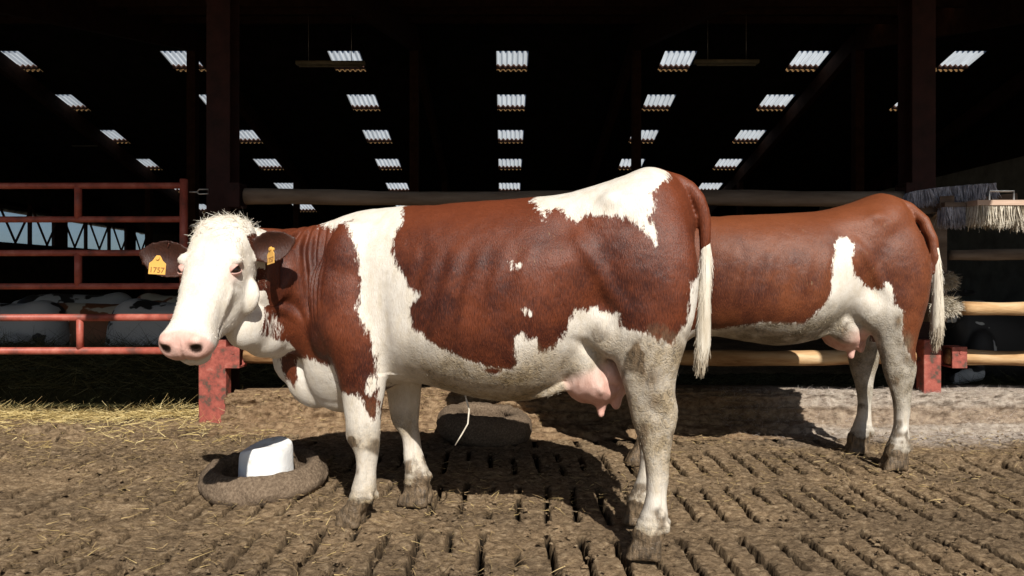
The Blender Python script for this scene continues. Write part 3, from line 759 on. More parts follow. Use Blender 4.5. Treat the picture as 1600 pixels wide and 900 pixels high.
def lap_smooth(V, E, wgt, it):
    n = len(V); deg = np.bincount(E.reshape(-1), minlength=n).astype(float)[:, None]
    a = np.concatenate([E[:,0], E[:,1]]); b = np.concatenate([E[:,1], E[:,0]])
    for _ in range(it):
        s_ = np.stack([np.bincount(a, V[b, k], n) for k in range(3)], 1)/deg
        V = V+(s_-V)*wgt[:, None]
    return V
def remesh(mb, vox):
    o = mb.build('tmp_shell'); m = o.modifiers.new('r', 'REMESH'); m.mode = 'VOXEL'; m.voxel_size = vox; m.use_smooth_shade = True
    bpy.context.view_layer.update(); dg = bpy.context.evaluated_depsgraph_get()
    me = bpy.data.meshes.new_from_object(o.evaluated_get(dg)); old = o.data
    bpy.data.objects.remove(o); bpy.data.meshes.remove(old)
    V = np.zeros(len(me.vertices)*3); me.vertices.foreach_get('co', V)
    E = np.zeros(len(me.edges)*2, np.int32); me.edges.foreach_get('vertices', E)
    return me, V.reshape(-1, 3), E.reshape(-1, 2)
def normals(me):
    me.update(); Nn = np.zeros(len(me.vertices)*3); me.vertices.foreach_get('normal', Nn); return Nn.reshape(-1, 3)
def poly_sdf(pts, poly):
    """signed distance to a closed polygon, positive inside"""
    x, y = pts[:,0], pts[:,1]; ins = np.zeros(len(pts), bool); d = np.full(len(pts), 9.0)
    for i in range(len(poly)):
        ax, ay = poly[i]; bx_, by_ = poly[(i+1) % len(poly)]
        c = (ay > y) != (by_ > y)
        with np.errstate(divide='ignore', invalid='ignore'):
            xi = ax+(y-ay)*(bx_-ax)/((by_-ay) if by_ != ay else 1e-9)
        ins ^= c & (x < xi)
        ex, ey = bx_-ax, by_-ay; L2 = ex*ex+ey*ey+1e-12
        t = np.clip(((x-ax)*ex+(y-ay)*ey)/L2, 0, 1); d = np.minimum(d, np.hypot(x-ax-t*ex, y-ay-t*ey))
    return np.where(ins, d, -d)

TORSO = [  # x, top, bottom, half width, y centre, height of widest place
 (-.90,1.20,.56,.10,0,.45),(-.86,1.25,.47,.155,0,.45),(-.75,1.292,.435,.20,0,.45),(-.62,1.318,.475,.235,0,.45),(-.48,1.326,.55,.265,0,.43),
 (-.34,1.328,.562,.305,0,.42),(-.18,1.332,.535,.345,0,.42),(0,1.340,.512,.365,0,.42),(.14,1.345,.522,.367,0,.43),(.24,1.351,.57,.355,0,.46),
 (.33,1.366,.64,.325,0,.52),(.43,1.394,.72,.295,0,.58),(.53,1.428,.76,.275,0,.62),(.605,1.445,.78,.255,0,.62),(.67,1.425,.80,.22,0,.62),(.725,1.365,.83,.17,0,.6),(.765,1.25,.92,.10,0,.55)]
def hind(y, dx=0, s=1):
    k = [(1.30,.45,.70,-.14,.075),(1.20,.40,.755,-.165,.10),(1.05,.40,.783,-.185,.115),(.90,.42,.775,-.19,.115),(.78,.452,.745,-.19,.105),(.70,.482,.718,-.19,.09),(.60,.517,.700,-.19,.073),(.545,.532,.711,-.19,.060),(.49,.544,.708,-.19,.052),(.44,.558,.695,-.19,.047),(.39,.576,.689,-.19,.043),(.30,.594,.680,-.19,.039),(.23,.593,.674,-.19,.041),(.18,.584,.674,-.19,.047),(.13,.566,.674,-.19,.054),(.10,.552,.668,-.19,.056),(.06,.54,.665,-.19,.056)]
    out = []
    for z, a, b, yc, hy in k:
        f = 1-sstep(.35, .95, np.array(z)); out.append((z, a+dx*f, b+dx*f, (abs(yc)*(1-f)+abs(y)*f)*(1 if y > 0 else -1), hy))
    return out
FORE_NEAR = [(1.12,-.73,-.52,-.17,.06),(1.0,-.80,-.49,-.185,.085),(.86,-.79,-.46,-.19,.10),(.76,-.74,-.45,-.19,.10),(.68,-.695,-.445,-.19,.088),(.58,-.657,-.452,-.19,.074),(.47,-.636,-.47,-.19,.062),(.40,-.620,-.475,-.19,.057),(.35,-.611,-.480,-.19,.057),(.30,-.586,-.488,-.19,.05),(.26,-.576,-.493,-.19,.043),(.22,-.580,-.496,-.19,.042),(.167,-.596,-.495,-.19,.049),(.135,-.604,-.500,-.19,.053),(.10,-.618,-.525,-.19,.052),(.06,-.635,-.54,-.19,.054)]
FORE_FAR = [(1.12,-.73,-.52,.17,.06),(1.0,-.80,-.49,.185,.085),(.86,-.79,-.46,.19,.10),(.76,-.73,-.44,.18,.10),(.68,-.66,-.43,.165,.088),(.58,-.62,-.435,.15,.074),(.47,-.598,-.438,.14,.062),(.40,-.582,-.442,.135,.057),(.35,-.566,-.443,.13,.056),(.30,-.526,-.438,.13,.048),(.25,-.511,-.431,.13,.042),(.205,-.507,-.419,.13,.043),(.15,-.505,-.400,.13,.05),(.10,-.508,-.391,.13,.054),(.06,-.515,-.39,.13,.054)]

def build_cow(name, loc, yaw, turned, mat, tail, pats, white_head, far_dx, vox, seed, fdx=0, lift=0):
    root = empty(name, (loc[0], loc[1], 0), yaw); mb = MB()
    loft_x(mb, [(q[0], q[1], max(q[2], q[2]+lift*float(sstep(-.75,-.35,np.array(q[0])))*(1 if q[0] < .4 else .3)), *q[3:]) for q in TORSO], 70, 44)
    loft_z(mb, hind(-.19), 60); loft_z(mb, hind(.17, far_dx), 60)
    mv = lambda K: [(q[0], q[1]+fdx, q[2]+fdx, q[3], q[4]) for q in K]
    loft_z(mb, mv(FORE_NEAR), 56); loft_z(mb, mv(FORE_FAR), 56)
    hoof_pair(mb, .518, .655, -.19); hoof_pair(mb, .518+far_dx, .655+far_dx, .17); hoof_pair(mb, -.675+fdx, -.55+fdx, -.19); hoof_pair(mb, -.54+fdx, -.385+fdx, .13)
    for (x, y) in ((-.512,-.215),(-.512,-.165),(-.405,.105),(-.405,.155)): mb.ell((x+fdx, y, .115), (.022,.014,.024), 12, 8)
    for (x, y) in ((.668,-.215),(.668,-.165),(.668+far_dx,.145),(.668+far_dx,.195)): mb.ell((x, y, .112), (.02,.014,.024), 12, 8)
    for s_ in (-1, 1):
        mb.ell((.475, s_*.232, 1.285), (.062, .045, .048))                 # hook bone
        mb.ell((.715, s_*.105, 1.215), (.05, .05, .06))                    # pin bone
        mb.ell((.57, s_*.185, 1.02), (.19, .125, .24))                     # thigh
        mb.ell((.45, s_*.195, .84), (.085, .095, .13))                     # stifle
        mb.ell((-.62, s_*.175, 1.02), (.13, .085, .24))                    # shoulder blade
        mb.ell((-.70, s_*.175, .80), (.11, .08, .14))                     # point of shoulder
    # udder and teats
    L7 = lift*.75
    mb.ell((.388, -.05, .634+L7), (.130, .155, .122)); mb.ell((.455, 0, .66+L7), (.09, .13, .12)); mb.ell((.28, -.02, .63+lift), (.11, .11, .065))
    for (x, y, z0, z1) in ((.418,-.085,.56,.470),(.475,-.075,.57,.505),(.41,.07,.56,.51),(.47,.065,.57,.52)):
        mb.tube([(x, y, z0+.02+L7), (x, y, z0-.01+L7), (x-.002, y, (z0+z1)/2-.005+L7), (x-.004, y, z1+.012+L7), (x-.004, y, z1+L7)], [.032,.025,.020,.018,.010], 14)
    mb.tube([(.30,-.15,.60+lift), (.2,-.17,.562+lift), (.1,-.15,.543+lift), (0,-.16,.54+lift), (-.12,-.15,.55+lift)], [.017,.016,.015,.013,.009], 12)
    mb.tube([(.31,-.16,.66+L7), (.36,-.185,.63+L7), (.41,-.19,.61+L7), (.44,-.18,.58+L7)], [.012,.013,.012,.008], 10)
    mb.tube([(.30,-.15,.63+L7), (.34,-.17,.60+L7), (.39,-.165,.57+L7)], [.010,.011,.008], 10)
    mb.ell((.36,-.17,.72), (.09,.05,.09))
    # brisket and dewlap
    mb.ell((-.88, 0, .56), (.15, .09, .135)); mb.ell((-.98, -.02 if turned else 0, .66), (.12, .065, .135)); mb.ell((-.74, 0, .50), (.14, .11, .085))
    if turned:
        H = Head((-.998, -.522, 1.220), (.20, -1, 0), R(57), R(0))
        loft_dir(mb, [(-.70,0,.90,-1,0,.36,.21),(-.82,-.015,.92,-1,-.12,.34,.19),(-.92,-.08,.95,-.85,-.5,.29,.165),(-.975,-.17,.985,-.5,-.85,.245,.145),(-.995,-.27,1.02,-.15,-1,.205,.13),(-1.0,-.36,1.06,0,-1,.165,.115)], 40, 36)
        mb.ell((-.99, -.16, .77), (.09, .09, .11)); mb.ell((-.975, -.35, .815), (.075, .13, .10)); mb.ell((-.975, -.25, .765), (.08, .12, .09))
        # ears: base, tip, opening direction
        eb = [(H.p(.06, .105, -.11), H.p(.06,.105,-.11)+Vector((.15,.075,.06)), (.45,-1,-.10), 1.08), (H.p(.115,-.105,-.11), H.p(.115,-.105,-.11)+Vector((-.235,-.03,.05)), (.25,-1,.12), 1.3)]
    else:
        H = Head((-1.42, .05, 1.18), (-1, .1, 0), R(48))
        loft_dir(mb, [(-.70,0,.90,-1,0,.36,.21),(-.86,0,.93,-1,0,.33,.18),(-1.02,0,.98,-1,0,.27,.15),(-1.18,.02,1.02,-1,.05,.21,.125),(-1.32,.04,1.06,-1,.1,.16,.11)], 36, 36)
        eb = [(H.p(.055, s_*.105, -.105), H.p(.055, s_*.105, -.105)+Vector((.05, -s_*.2, .02)), (-1,0,-.2), 1.0) for s_ in (1, -1)]
    head_mesh(mb, H, eb)
    tp = tail['bone']; mb.tube([Vector(q[:3]) for q in tp], [q[3] for q in tp], 16)
    me, V, E = remesh(mb, vox)
    # protect thin pieces from smoothing
    t, sd, nn = H.frame(V); inhead = (t > -.11) & (t < .57) & (np.abs(sd) < .17) & (nn < .08) & (nn > -.34)
    wgt = np.full(len(V), .5)
    eard = np.full(len(V), 9.0); eart = np.zeros(len(V)); earf = np.zeros(len(V))
    for base, tip, face, wd in eb:
        b_ = np.array(base); ax = np.array(tip)-b_; L = np.linalg.norm(ax); ax /= L
        tt = (V-b_)@ax/L; dd = np.linalg.norm(V-b_-np.outer(np.clip(tt, 0, 1)*L, ax), axis=1)
        fc = np.array(face)/np.linalg.norm(face)
        up_ = dd < eard; eard = np.where(up_, dd, eard); eart = np.where(up_, tt, eart)
    ear = (eard < .075) & (eart > .08) & (np.abs(sd) > .10)
    taild = np.full(len(V), 9.0)
    for q in tp: taild = np.minimum(taild, np.linalg.norm(V-np.array(q[:3]), axis=1))
    zz = V[:, 2]
    teat = (np.abs(V[:,0]-.445) < .065) & (np.abs(V[:,1]) < .115) & (zz < .575+lift*.75) & (zz > .45)
    w1 = wgt.copy(); w1[zz < .62] = .28; w1[inhead] = .16; w1[zz < .15] = .16; w1[ear | (taild < .07) | teat] = .07
    w1 = np.where(w1 > .4, w1, w1*.5); V = lap_smooth(V, E, w1, 56)
    # finer modelling by displacement along the normals
    me.vertices.foreach_set('co', V.reshape(-1)); Nn = normals(me)
    x, y, z = V[:,0], V[:,1], V[:,2]
    near = y < 0
    D = np.zeros(len(V))
    body = (z > .62) & ~inhead & ~ear & (taild > .07)
    ang = (x-.6*np.minimum(y+.2,0)+.15*(z-.9))                                        # neck folds run down and back
    fold = np.sin(ang*2*math.pi/.036+5*fbm(x*4+3, z*3, 3))*.5+.5
    D -= body*near*.026*(fold**1.6)*sstep(-.68, -.78, x)*sstep(.80, .95, z)*sstep(1.27, 1.18, z)*(.5+fbm(x*8, z*5, 2)) if turned else 0
    rib = np.sin((x+.25*(1.0-z))*2*math.pi/.095)
    D -= body*.0026*rib*(.4+1.2*fbm(x*6, z*5, 2))*sstep(-.35, -.2, x)*sstep(.3, .15, x)*sstep(.68, .8, z)*sstep(1.2, 1.05, z)
    D -= body*.030*np.exp(-(((x-.33)/.11)**2+((z-1.20)/.075)**2))      # hollow of the flank
    D -= body*.018*np.exp(-(((x+.43)/.05)**2+((z-.80)/.18)**2))         # behind the elbow
    D += body*.012*np.exp(-(((x-.40-.55*(1.1-z))/.035)**2))*sstep(.85,.95,z)*sstep(1.25,1.15,z)
    D += (fbm(x*9+y*4, z*9+y*3, 4)-.5)*.010*np.where(ear, .3, np.where(inhead, .55, 1))*(z > .1)
    ud = np.exp(-((x-.39)**2+(y+.02)**2*.6+(z-.62-lift*.75)**2)/.14**2)
    D += ud*.02*(fbm(x*16, z*16+y*9, 3)-.5)*2
    fl_ = np.full(len(V), 9.0)
    for (p0, p1) in (((.345,.795),(.42,.72)),((.42,.72),(.475,.60))):
        e = np.array(p1)-np.array(p0); tt = np.clip(((x-p0[0])*e[0]+(z-p0[1])*e[1])/(e@e), 0, 1); fl_ = np.minimum(fl_, np.hypot(x-p0[0]-tt*e[0], z-p0[1]-tt*e[1]))
    D -= .020*np.exp(-(fl_/.020)**2)*(np.abs(y) > .12)*sstep(.82,.72,z)
    D += (fbm(x*28+y*17, z*30+y*11, 3)-.5)*.016*sstep(.13, .07, z)
    for xa, k0 in ((-.512+fdx, 0), (.661, 0)):
        xo = x-np.where(y > 0, (.055 if xa < 0 else far_dx), 0)
        D -= .007*np.exp(-((xo-xa)/.010)**2)*sstep(.15,.2,z)*sstep(.47,.38,z)
        D += .004*np.exp(-((xo-xa+.035)/.02)**2)*sstep(.16,.2,z)*sstep(.40,.34,z)
    D += .008*np.exp(-(((x+.60-fdx)/.03)**2+((z-.365)/.04)**2))*near
    D -= .0012*np.sin((z-.10)*2*math.pi/.03)*np.exp(-((z-.125)/.03)**2)
    # face: nostrils, mouth, muzzle crease, eye socket
    def hp(a, b, c): return np.exp(-(((t-a[0])/b[0])**2+((np.abs(sd)-a[1])/b[1])**2+((nn-a[2])/b[2])**2)*c)
    nos = hp((.508,.054,-.036), (.024,.022,.022), 1)*inhead
    D -= .019*nos; D += .004*hp((.474,.056,-.012), (.016,.03,.016), 1)*inhead; D -= .005*np.exp(-(sd/.006)**2)*sstep(.48,.51,t)*inhead
    mouth = np.exp(-((nn+.098+.012*(np.abs(sd)/.08))/.007)**2)*sstep(.36,.40,t)*inhead
    D -= .011*mouth
    D -= .006*hp((.18,.116,-.048), (.026,.02,.016), 1)*inhead
    D += .006*hp((.36,.05,-.045),(.06,.03,.03),1)*inhead
    D -= .006*np.exp(-(((t-.235)/.012)**2+((nn+.075)/.03)**2))*inhead*(np.abs(sd) > .06)
    cr_ = np.exp(-(((t-.29)/.08)**2+((nn+.075+.25*(t-.29))/.014)**2))*(np.abs(sd) > .05)*inhead; D += .006*cr_
    D -= .008*np.exp(-(((t-.30)/.07)**2+((nn+.125)/.03)**2))*(np.abs(sd) > .05)*inhead
    D -= .006*np.exp(-(((t-.10)/.03)**2+((nn+.07)/.03)**2))*(np.abs(sd) > .07)*inhead
    V = V+Nn*D[:, None]
    me.vertices.foreach_set('co', V.reshape(-1)); me.update()
    me.polygons.foreach_set('use_smooth', np.ones(len(me.polygons), bool))
    # coat pattern: outlines placed on the flank
    Mw = Matrix.Translation((loc[0], loc[1], 0)) @ Matrix.Rotation(yaw, 4, 'Z'); Mi = Mw.inverted()
    nf = len(me.polygons); ls = np.zeros(len(me.loops), np.int32); me.loops.foreach_get('vertex_index', ls)
    bv = BVHTree.FromPolygons([tuple(q) for q in V.tolist()], ls.reshape(-1, 4).tolist()) if nf*4 == len(ls) else BVHTree.FromPolygons([tuple(q) for q in V.tolist()], [list(p_.vertices) for p_ in me.polygons])
    eye_ = Mi @ Vector((0, 0, 1))
    def onflank(*q_):
        if len(q_) == 3: return q_[1:]
        px, py = q_
        d_ = ((Mi @ P(px, py, 1.0))-eye_).normalized(); h_ = bv.ray_cast(eye_, d_)
        if h_[0] is not None and abs(h_[0].y) < .6: return (h_[0].x, h_[0].z)
        k_ = (-.05-eye_.y)/d_.y; q = eye_+d_*k_; return (q.x, q.z)
    pts = np.stack([x, z], 1)
    brown = np.full(len(V), -.3)
    for poly, sgn in pats:
        pl = [onflank(*q) for q in poly]; s_ = poly_sdf(pts, pl)
        brown = np.maximum(brown, s_) if sgn > 0 else np.minimum(brown, -s_)
    W_ = -brown
    W_ = np.where((x < -.87) & (y < -.16) & (z < 1.0) & turned, np.maximum(W_, 3*np.minimum(.86-z, -.90-x-.25*(z-.75))), W_)
    far = y > .06
    W_ = np.where(far & (z < .62), .08, W_)
    if white_head: W_ = np.where(inhead & (nn > -.32) & (((np.abs(sd) < .128) & (nn > np.where(t < .14, -.21, -.32))) | ((t > .12) & (nn > -.24))) & ~ear, .2, W_)
    W_ = np.where(ear, -.1, W_); W_ = np.where((taild < .075) & (z > 1.1) & (x > .62), -.06, W_)
    W_ = np.where(ud > .45, .1, W_)
    fattr(me, 'topline', sstep(1.02, 1.36, z+.12*(fbm(x*5, z*6, 3)-.5))*.75*(~ear))  # brown coat turns lighter towards the top of the back
    fattr(me, 'w', np.clip(W_, -.3, .3))
    pink = np.clip(sstep(.26, .42, ud)*sstep(.75,.68,z-lift*.75)*(x > .27)*1.0+teat*(z < .545+lift*.75)*.95, 0, 1)
    muz = sstep(.455, .475, t+.05*(nn+.03)-.015*np.abs(sd)/.08)*sstep(-.095,-.08,nn)*inhead
    eyer = hp((.182,.108,-.05), (.035,.03,.022), 1)*inhead
    pink = np.maximum(pink, np.maximum(muz*.9, np.clip(eyer*.9, 0, .6)))
    fattr(me, 'pink', pink)
    earin = np.zeros(len(V))
    for base, tip, face, wd in eb:
        fc = np.array(face)/np.linalg.norm(face); earin = np.maximum(earin, ear*sstep(.2, .7, Nn@fc))
    onw = sstep(-.015, .012, W_)
    rump_dirt = sstep(.88,.74,z+.1*(fbm(x*14, z*9, 3)-.5))*sstep(.30,.45,x)*sstep(.16,.36,z)*.92*(1-sstep(.3,.5,ud))
    belly = sstep(.84+lift,.64+lift,z)*sstep(-.5,-.2,x)*sstep(.5,.3,x)*1.0*(1-sstep(.3,.5,ud))
    legs = sstep(.25,.12,z)*.5+sstep(.14,.06,z)*.9+sstep(.6,.4,z)*.22*(x < 0)+sstep(.45,.36,z)*sstep(.27,.34,z)*.5*(x < 0)
    fattr(me, 'dirt', np.clip(np.maximum(np.maximum(rump_dirt, belly)*onw, legs)*(1-pink), 0, 1))
    fattr(me, 'dust', ((x > .0) & (z > .95) & (z < 1.28))*sstep(.52,.62,fbm(x*5+seed, z*6, 3))*.8)
    lump = fbm(x*9+3+seed, z*9+y*5, 3)
    fattr(me, 'mud', np.clip(sstep(.115,.075,z+.10*(fbm(x*22+y*15, z*18+y*20+seed, 3)-.5))*2+sstep(.60,.68,lump)*sstep(.9,.75,z)*((x > .3) | (z < .42))*.85*(1-sstep(.2,.5,ud))+near*(1.0*np.exp(-((x+.585-fdx)/.035)**2-((z-.335)/.06)**2)+1.0*np.exp(-((x-.57)/.022)**2-((z-.765)/.04)**2)+.9*np.exp(-((x-.62)/.035)**2-((z-.655)/.05)**2)+.7*np.exp(-((x-.63)/.03)**2-((z-.57)/.03)**2)), 0, 2))
    fattr(me, 'dark', np.clip(np.maximum(sstep(.16,.36,nos)*1.0, np.maximum(sstep(.4,.9,mouth)*.55, earin*.72)), 0, 1))
    me.materials.clear(); me.materials.append(mat); me.name = 'body'
    bo = bpy.data.objects.new('body', me); C.objects.link(bo); bo.parent = root
    # eyes
    for s_ in (1, -1):
        ec = H.p(.180, s_*.0985, -.047); mb = MB(); mb.ell(ec, (.0225, .0225, .0225), 24, 16); mb.build('eye', M['eye'], root, True)
        out = (H.S*s_*.9+H.N*.35-H.A*.1).normalized(); fwd = (H.A*.75+H.N*.55); fwd = (fwd-out*fwd.dot(out)).normalized(); upv = out.cross(fwd)*(1 if out.cross(fwd).dot(-H.A) > 0 else -1)
        for sg, open_a in ((1, R(27)), (-1, R(33))):
            v = []; nu, nv = 22, 7
            for sh in (1.13, 1.02):
                for i in range(nu+1):
                    az_ = -math.pi/2*1.05+math.pi*1.05*i/nu
                    for j in range(nv+1):
                        e0 = open_a*max(.08, math.cos(az_))**.7; el = e0+(R(78)-e0)*j/nv
                        v.append(ec+(out*math.cos(az_)*math.cos(el)+fwd*math.sin(az_)*math.cos(el)+upv*sg*math.sin(el))*.0225*sh)
            k_ = (nu+1)*(nv+1); f = []
            for i in range(nu):
                for j in range(nv):
                    q = i*(nv+1)+j; f.append((q, q+1, q+nv+2, q+nv+1)); f.append((k_+q, k_+q+nv+1, k_+q+nv+2, k_+q+1))
                q = i*(nv+1); f.append((q, q+nv+1, k_+q+nv+1, k_+q))
            mesh_obj('eyelid', v, f, M['lid'], root, True)
    # tail switch
    sw = tail['switch']; rr = np.random.default_rng(seed); n = 2600; bs = []; ds = []; ln = []
    mb = MB(); mb.tube([Vector(q[:3]) for q in sw], [q[3] for q in sw], 14, .12, seed); core = mb.build('tail_switch', M['tailcore'], root, True)
    K = cr([q for q in sw], 60); clump = rr.normal(size=(40, 3))*.05
    for i in range(n):
        j = int(rr.random()**.8*55); a = rr.random()*6.283; q = K[j]; dn = K[min(j+3, 59)]-K[j]
        bs.append((q[0]+.85*q[3]*math.cos(a), q[1]+.85*q[3]*math.sin(a), q[2])); v = np.array(dn[:3])/np.linalg.norm(dn[:3])+np.array([math.cos(a), math.sin(a), 0])*.01+rr.normal(size=3)*.02+clump[int(a*3)+int(j/20)]; ds.append(v); ln.append((.03+.08*rr.random())*(1-.55*j/60))
    th = strands('tail_hair', np.array(bs), np.array(ds), np.array(ln), .0024, M['tailhair'], root, .05, 3)
    zb_ = np.repeat(np.array(bs)[:, 2], 8); z0_, z1_ = zb_.min(), zb_.max()
    th.data.attributes['rnd'].data.foreach_set('value', np.clip((zb_-z0_)/(z1_-z0_)*.8-.05+np.repeat(rr.random(n), 8)*.3, 0, 1).astype(np.float32))
    return root, H, eb, me, bo

M['lid'] = simple('pink_lid', [(.3,(.46,.24,.20)),(.7,(.62,.40,.34))], 40, .5, .001)
M['tailcore'] = simple('tail_core', [(.3,(.42,.36,.27)),(.55,(.62,.57,.48)),(.75,(.74,.70,.62))], 30, .8, .006, 60, (1,1,.15))

front_brown = [(490,300),(490,345),(523,360),(528,348),(549,345),(553,375),(558,395),(562,430),(565,450),(560,480),(563,505),(580,530),(590,565),(586,590),(596,630),(590,657),(578,660),(572,640),(560,618),(545,617),(530,605),(520,572),(505,570),(475,558),(463,562),(465,590),(458,603),(446,590),(436,560),(424,548),(412,522),(414,489),(0,-1.02,.98),(0,-1.3,1.1),(0,-1.3,1.5)]
mid_brown = [(632,280),(632,322),(628,345),(612,390),(622,415),(640,450),(655,463),(640,480),(645,510),(680,540),(720,560),(757,574),(800,580),(815,562),(838,552),(862,545),(880,530),(890,505),(897,478),(907,485),(930,482),(965,490),(972,515),(1010,522),(1050,540),(1062,520),(1074,500),(1084,440),(1125,400),(1130,260),(1045,240)]
rump_white = [(832,285),(832,311),(845,327),(850,340),(857,327),(875,325),(885,335),(900,342),(920,332),(947,337),(970,335),(990,347),(1010,365),(1027,387),(1025,355),(1012,340),(1022,320),(1015,302),(1030,290),(1045,278),(1048,262),(1040,235)]
leg_spot = [(568,592),(585,586),(596,590),(594,606),(580,618),(572,612)]
flank_mottle = [(805,527),(818,522),(824,532),(838,530),(845,548),(835,568),(822,560),(815,572),(806,560)]
dot1 = [(797,410),(806,409),(813,416),(806,420)]; dot2 = [(813,485),(822,484),(827,491),(820,493)]; dot3 = [(875,396),(884,396),(888,402),(878,401)]
belly_spot = [(752,578),(770,571),(786,578),(776,588)]
tailA = {'bone': [(.60,0,1.395,.04),(.655,0,1.40,.038),(.70,0,1.388,.034),(.745,0,1.362,.031),(.777,0,1.32,.029),(.795,0,1.27,.027),(.803,0,1.22,.025),(.804,0,1.16,.022),(.803,0,1.12,.018)],
         'switch': [(.806,0,1.17,.014),(.806,0,1.12,.021),(.805,0,1.03,.023),(.802,0,.93,.023),(.798,0,.83,.028),(.795,0,.76,.030),(.79,0,.70,.022),(.787,0,.645,.006)]}
tailB = {'bone': [(.60,0,1.40,.04),(.67,-.02,1.40,.036),(.735,-.06,1.365,.032),(.785,-.12,1.29,.03),(.81,-.155,1.19,.028),(.815,-.17,1.10,.026),(.815,-.175,1.0,.02)],
         'switch': [(.818,-.17,1.14,.018),(.822,-.175,1.06,.022),(.825,-.18,.96,.024),(.826,-.18,.84,.03),(.824,-.18,.75,.032),(.82,-.18,.68,.024),(.815,-.18,.62,.006)]}
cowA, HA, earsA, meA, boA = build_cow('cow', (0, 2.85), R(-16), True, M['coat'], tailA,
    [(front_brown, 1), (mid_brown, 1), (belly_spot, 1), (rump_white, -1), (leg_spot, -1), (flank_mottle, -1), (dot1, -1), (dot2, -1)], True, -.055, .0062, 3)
tag(cowA, 'chestnut and white spotted cow with white face and yellow ear tags looking at viewer', 'cow')

back_brown = [(700,280),(1500,280),(1480,560),(1436,590),(1421,566),(1408,537),(1411,495),(1397,484),(1395,457),(1384,452),(1381,462),(1357,460),(1336,441),(1331,415),(1333,393),(1325,380),(1312,381),(1304,393),(1301,420),(1299,468),(1285,490),(1256,515),(1192,512),(1120,522),(900,540),(700,560)]
cowB, HB, earsB, meB, boB = build_cow('cow', (1.52, 3.91), R(-4), False, M['coat2'], tailB, [(back_brown, 1)], True, -.035, .0075, 11, -.17, .105)
cowB.scale = (1, 1, 1.035)
tag(cowB, 'plain russet brown cow with hanging tail standing behind the spotted cow', 'cow')

# ear tags on the spotted cow
def ear_tag(px, py, Yd, w_, h_, rz, ry, text):
    Mi = (Matrix.Translation((0, 2.85, 0)) @ Matrix.Rotation(R(-16), 4, 'Z')).inverted()
    c = Mi @ P(px, py, Yd)
    prof = [(-.5,-.5),(.5,-.5),(.5,.08),(.30,.22),(.17,.42),(.10,.5),(-.10,.5),(-.17,.42),(-.30,.22),(-.5,.08)]
    mb = MB(); v = [(a*w_, -.0015, b_*h_) for a, b_ in prof]+[(a*w_, .0015, b_*h_) for a, b_ in prof]; k = len(prof)
    mb.add(v, [tuple(range(k)), tuple(range(2*k-1, k-1, -1))]+[(i, i+k, (i+1) % k+k, (i+1) % k) for i in range(k)])
    mb.tube([(0,-.006,h_*.36),(0,.012,h_*.36)], .0075, 12)
    o = mb.build('ear_tag', M['tag'], cowA); o.location = c; o.rotation_euler = (R(-4), ry, rz)
    bv_ = o.modifiers.new('b', 'BEVEL'); bv_.width = .0007; bv_.segments = 1
    cu = bpy.data.curves.new('tag_number', 'FONT'); cu.body = text; cu.size = h_*.40; cu.align_x = 'CENTER'; cu.extrude = .0004; cu.offset = .0004
    to = bpy.data.objects.new('tmp', cu); C.objects.link(to); bpy.context.view_layer.update()
    mt = bpy.data.meshes.new_from_object(to.evaluated_get(bpy.context.evaluated_depsgraph_get())); bpy.data.objects.remove(to)
    t = bpy.data.objects.new('tag_number', mt); C.objects.link(t); mt.materials.clear(); mt.materials.append(M['ink'])
    t.parent = o; t.location = (0, -.0022, -.40*h_); t.rotation_euler = (R(90), 0, 0)
ear_tag(246, 414, 2.50, .062, .070, R(16), R(3), '1757')
ear_tag(423, 399, 2.62, .054, .068, R(-28), R(-8), '1757')

# curly hair on the poll
rr = np.random.default_rng(5); n = 5000; bs = []; ds = []
V_ = np.zeros(len(meA.vertices)*3); meA.vertices.foreach_get('co', V_); V_ = V_.reshape(-1, 3); Nv = normals(meA)
t_, s_, n_ = HA.frame(V_)
sel = np.where((t_ > -.10) & (t_ < .075) & (np.abs(s_) < .11) & (n_ > -.16) & (np.abs(s_) < .115))[0]
pk = rr.choice(sel, n); wv = sstep(.09, -.03, t_[pk])
g_ = rr.normal(size=(n, 3)); g_ -= Nv[pk]*np.sum(g_*Nv[pk], 1, keepdims=True); g_ /= np.linalg.norm(g_, axis=1, keepdims=True)
cl0 = np.stack([fbm(V_[pk,0]*40, V_[pk,2]*40, 2)-.5, fbm(V_[pk,1]*40+9, V_[pk,2]*40+4, 2)-.5, fbm(V_[pk,0]*40+5, V_[pk,1]*40, 2)-.5], 1)*5
cl = cl0-Nv[pk]*np.sum(cl0*Nv[pk], 1, keepdims=True)
d_ = g_*.5+cl+Nv[pk]*(.06+.22*rr.random((n,1))**2)
strands('poll_hair', V_[pk]-Nv[pk]*.002, d_, .014+.018*rr.random(n)*(.5+wv), .0022, M['pollhair'], cowA, .45, 4, -Nv[pk]*.55)
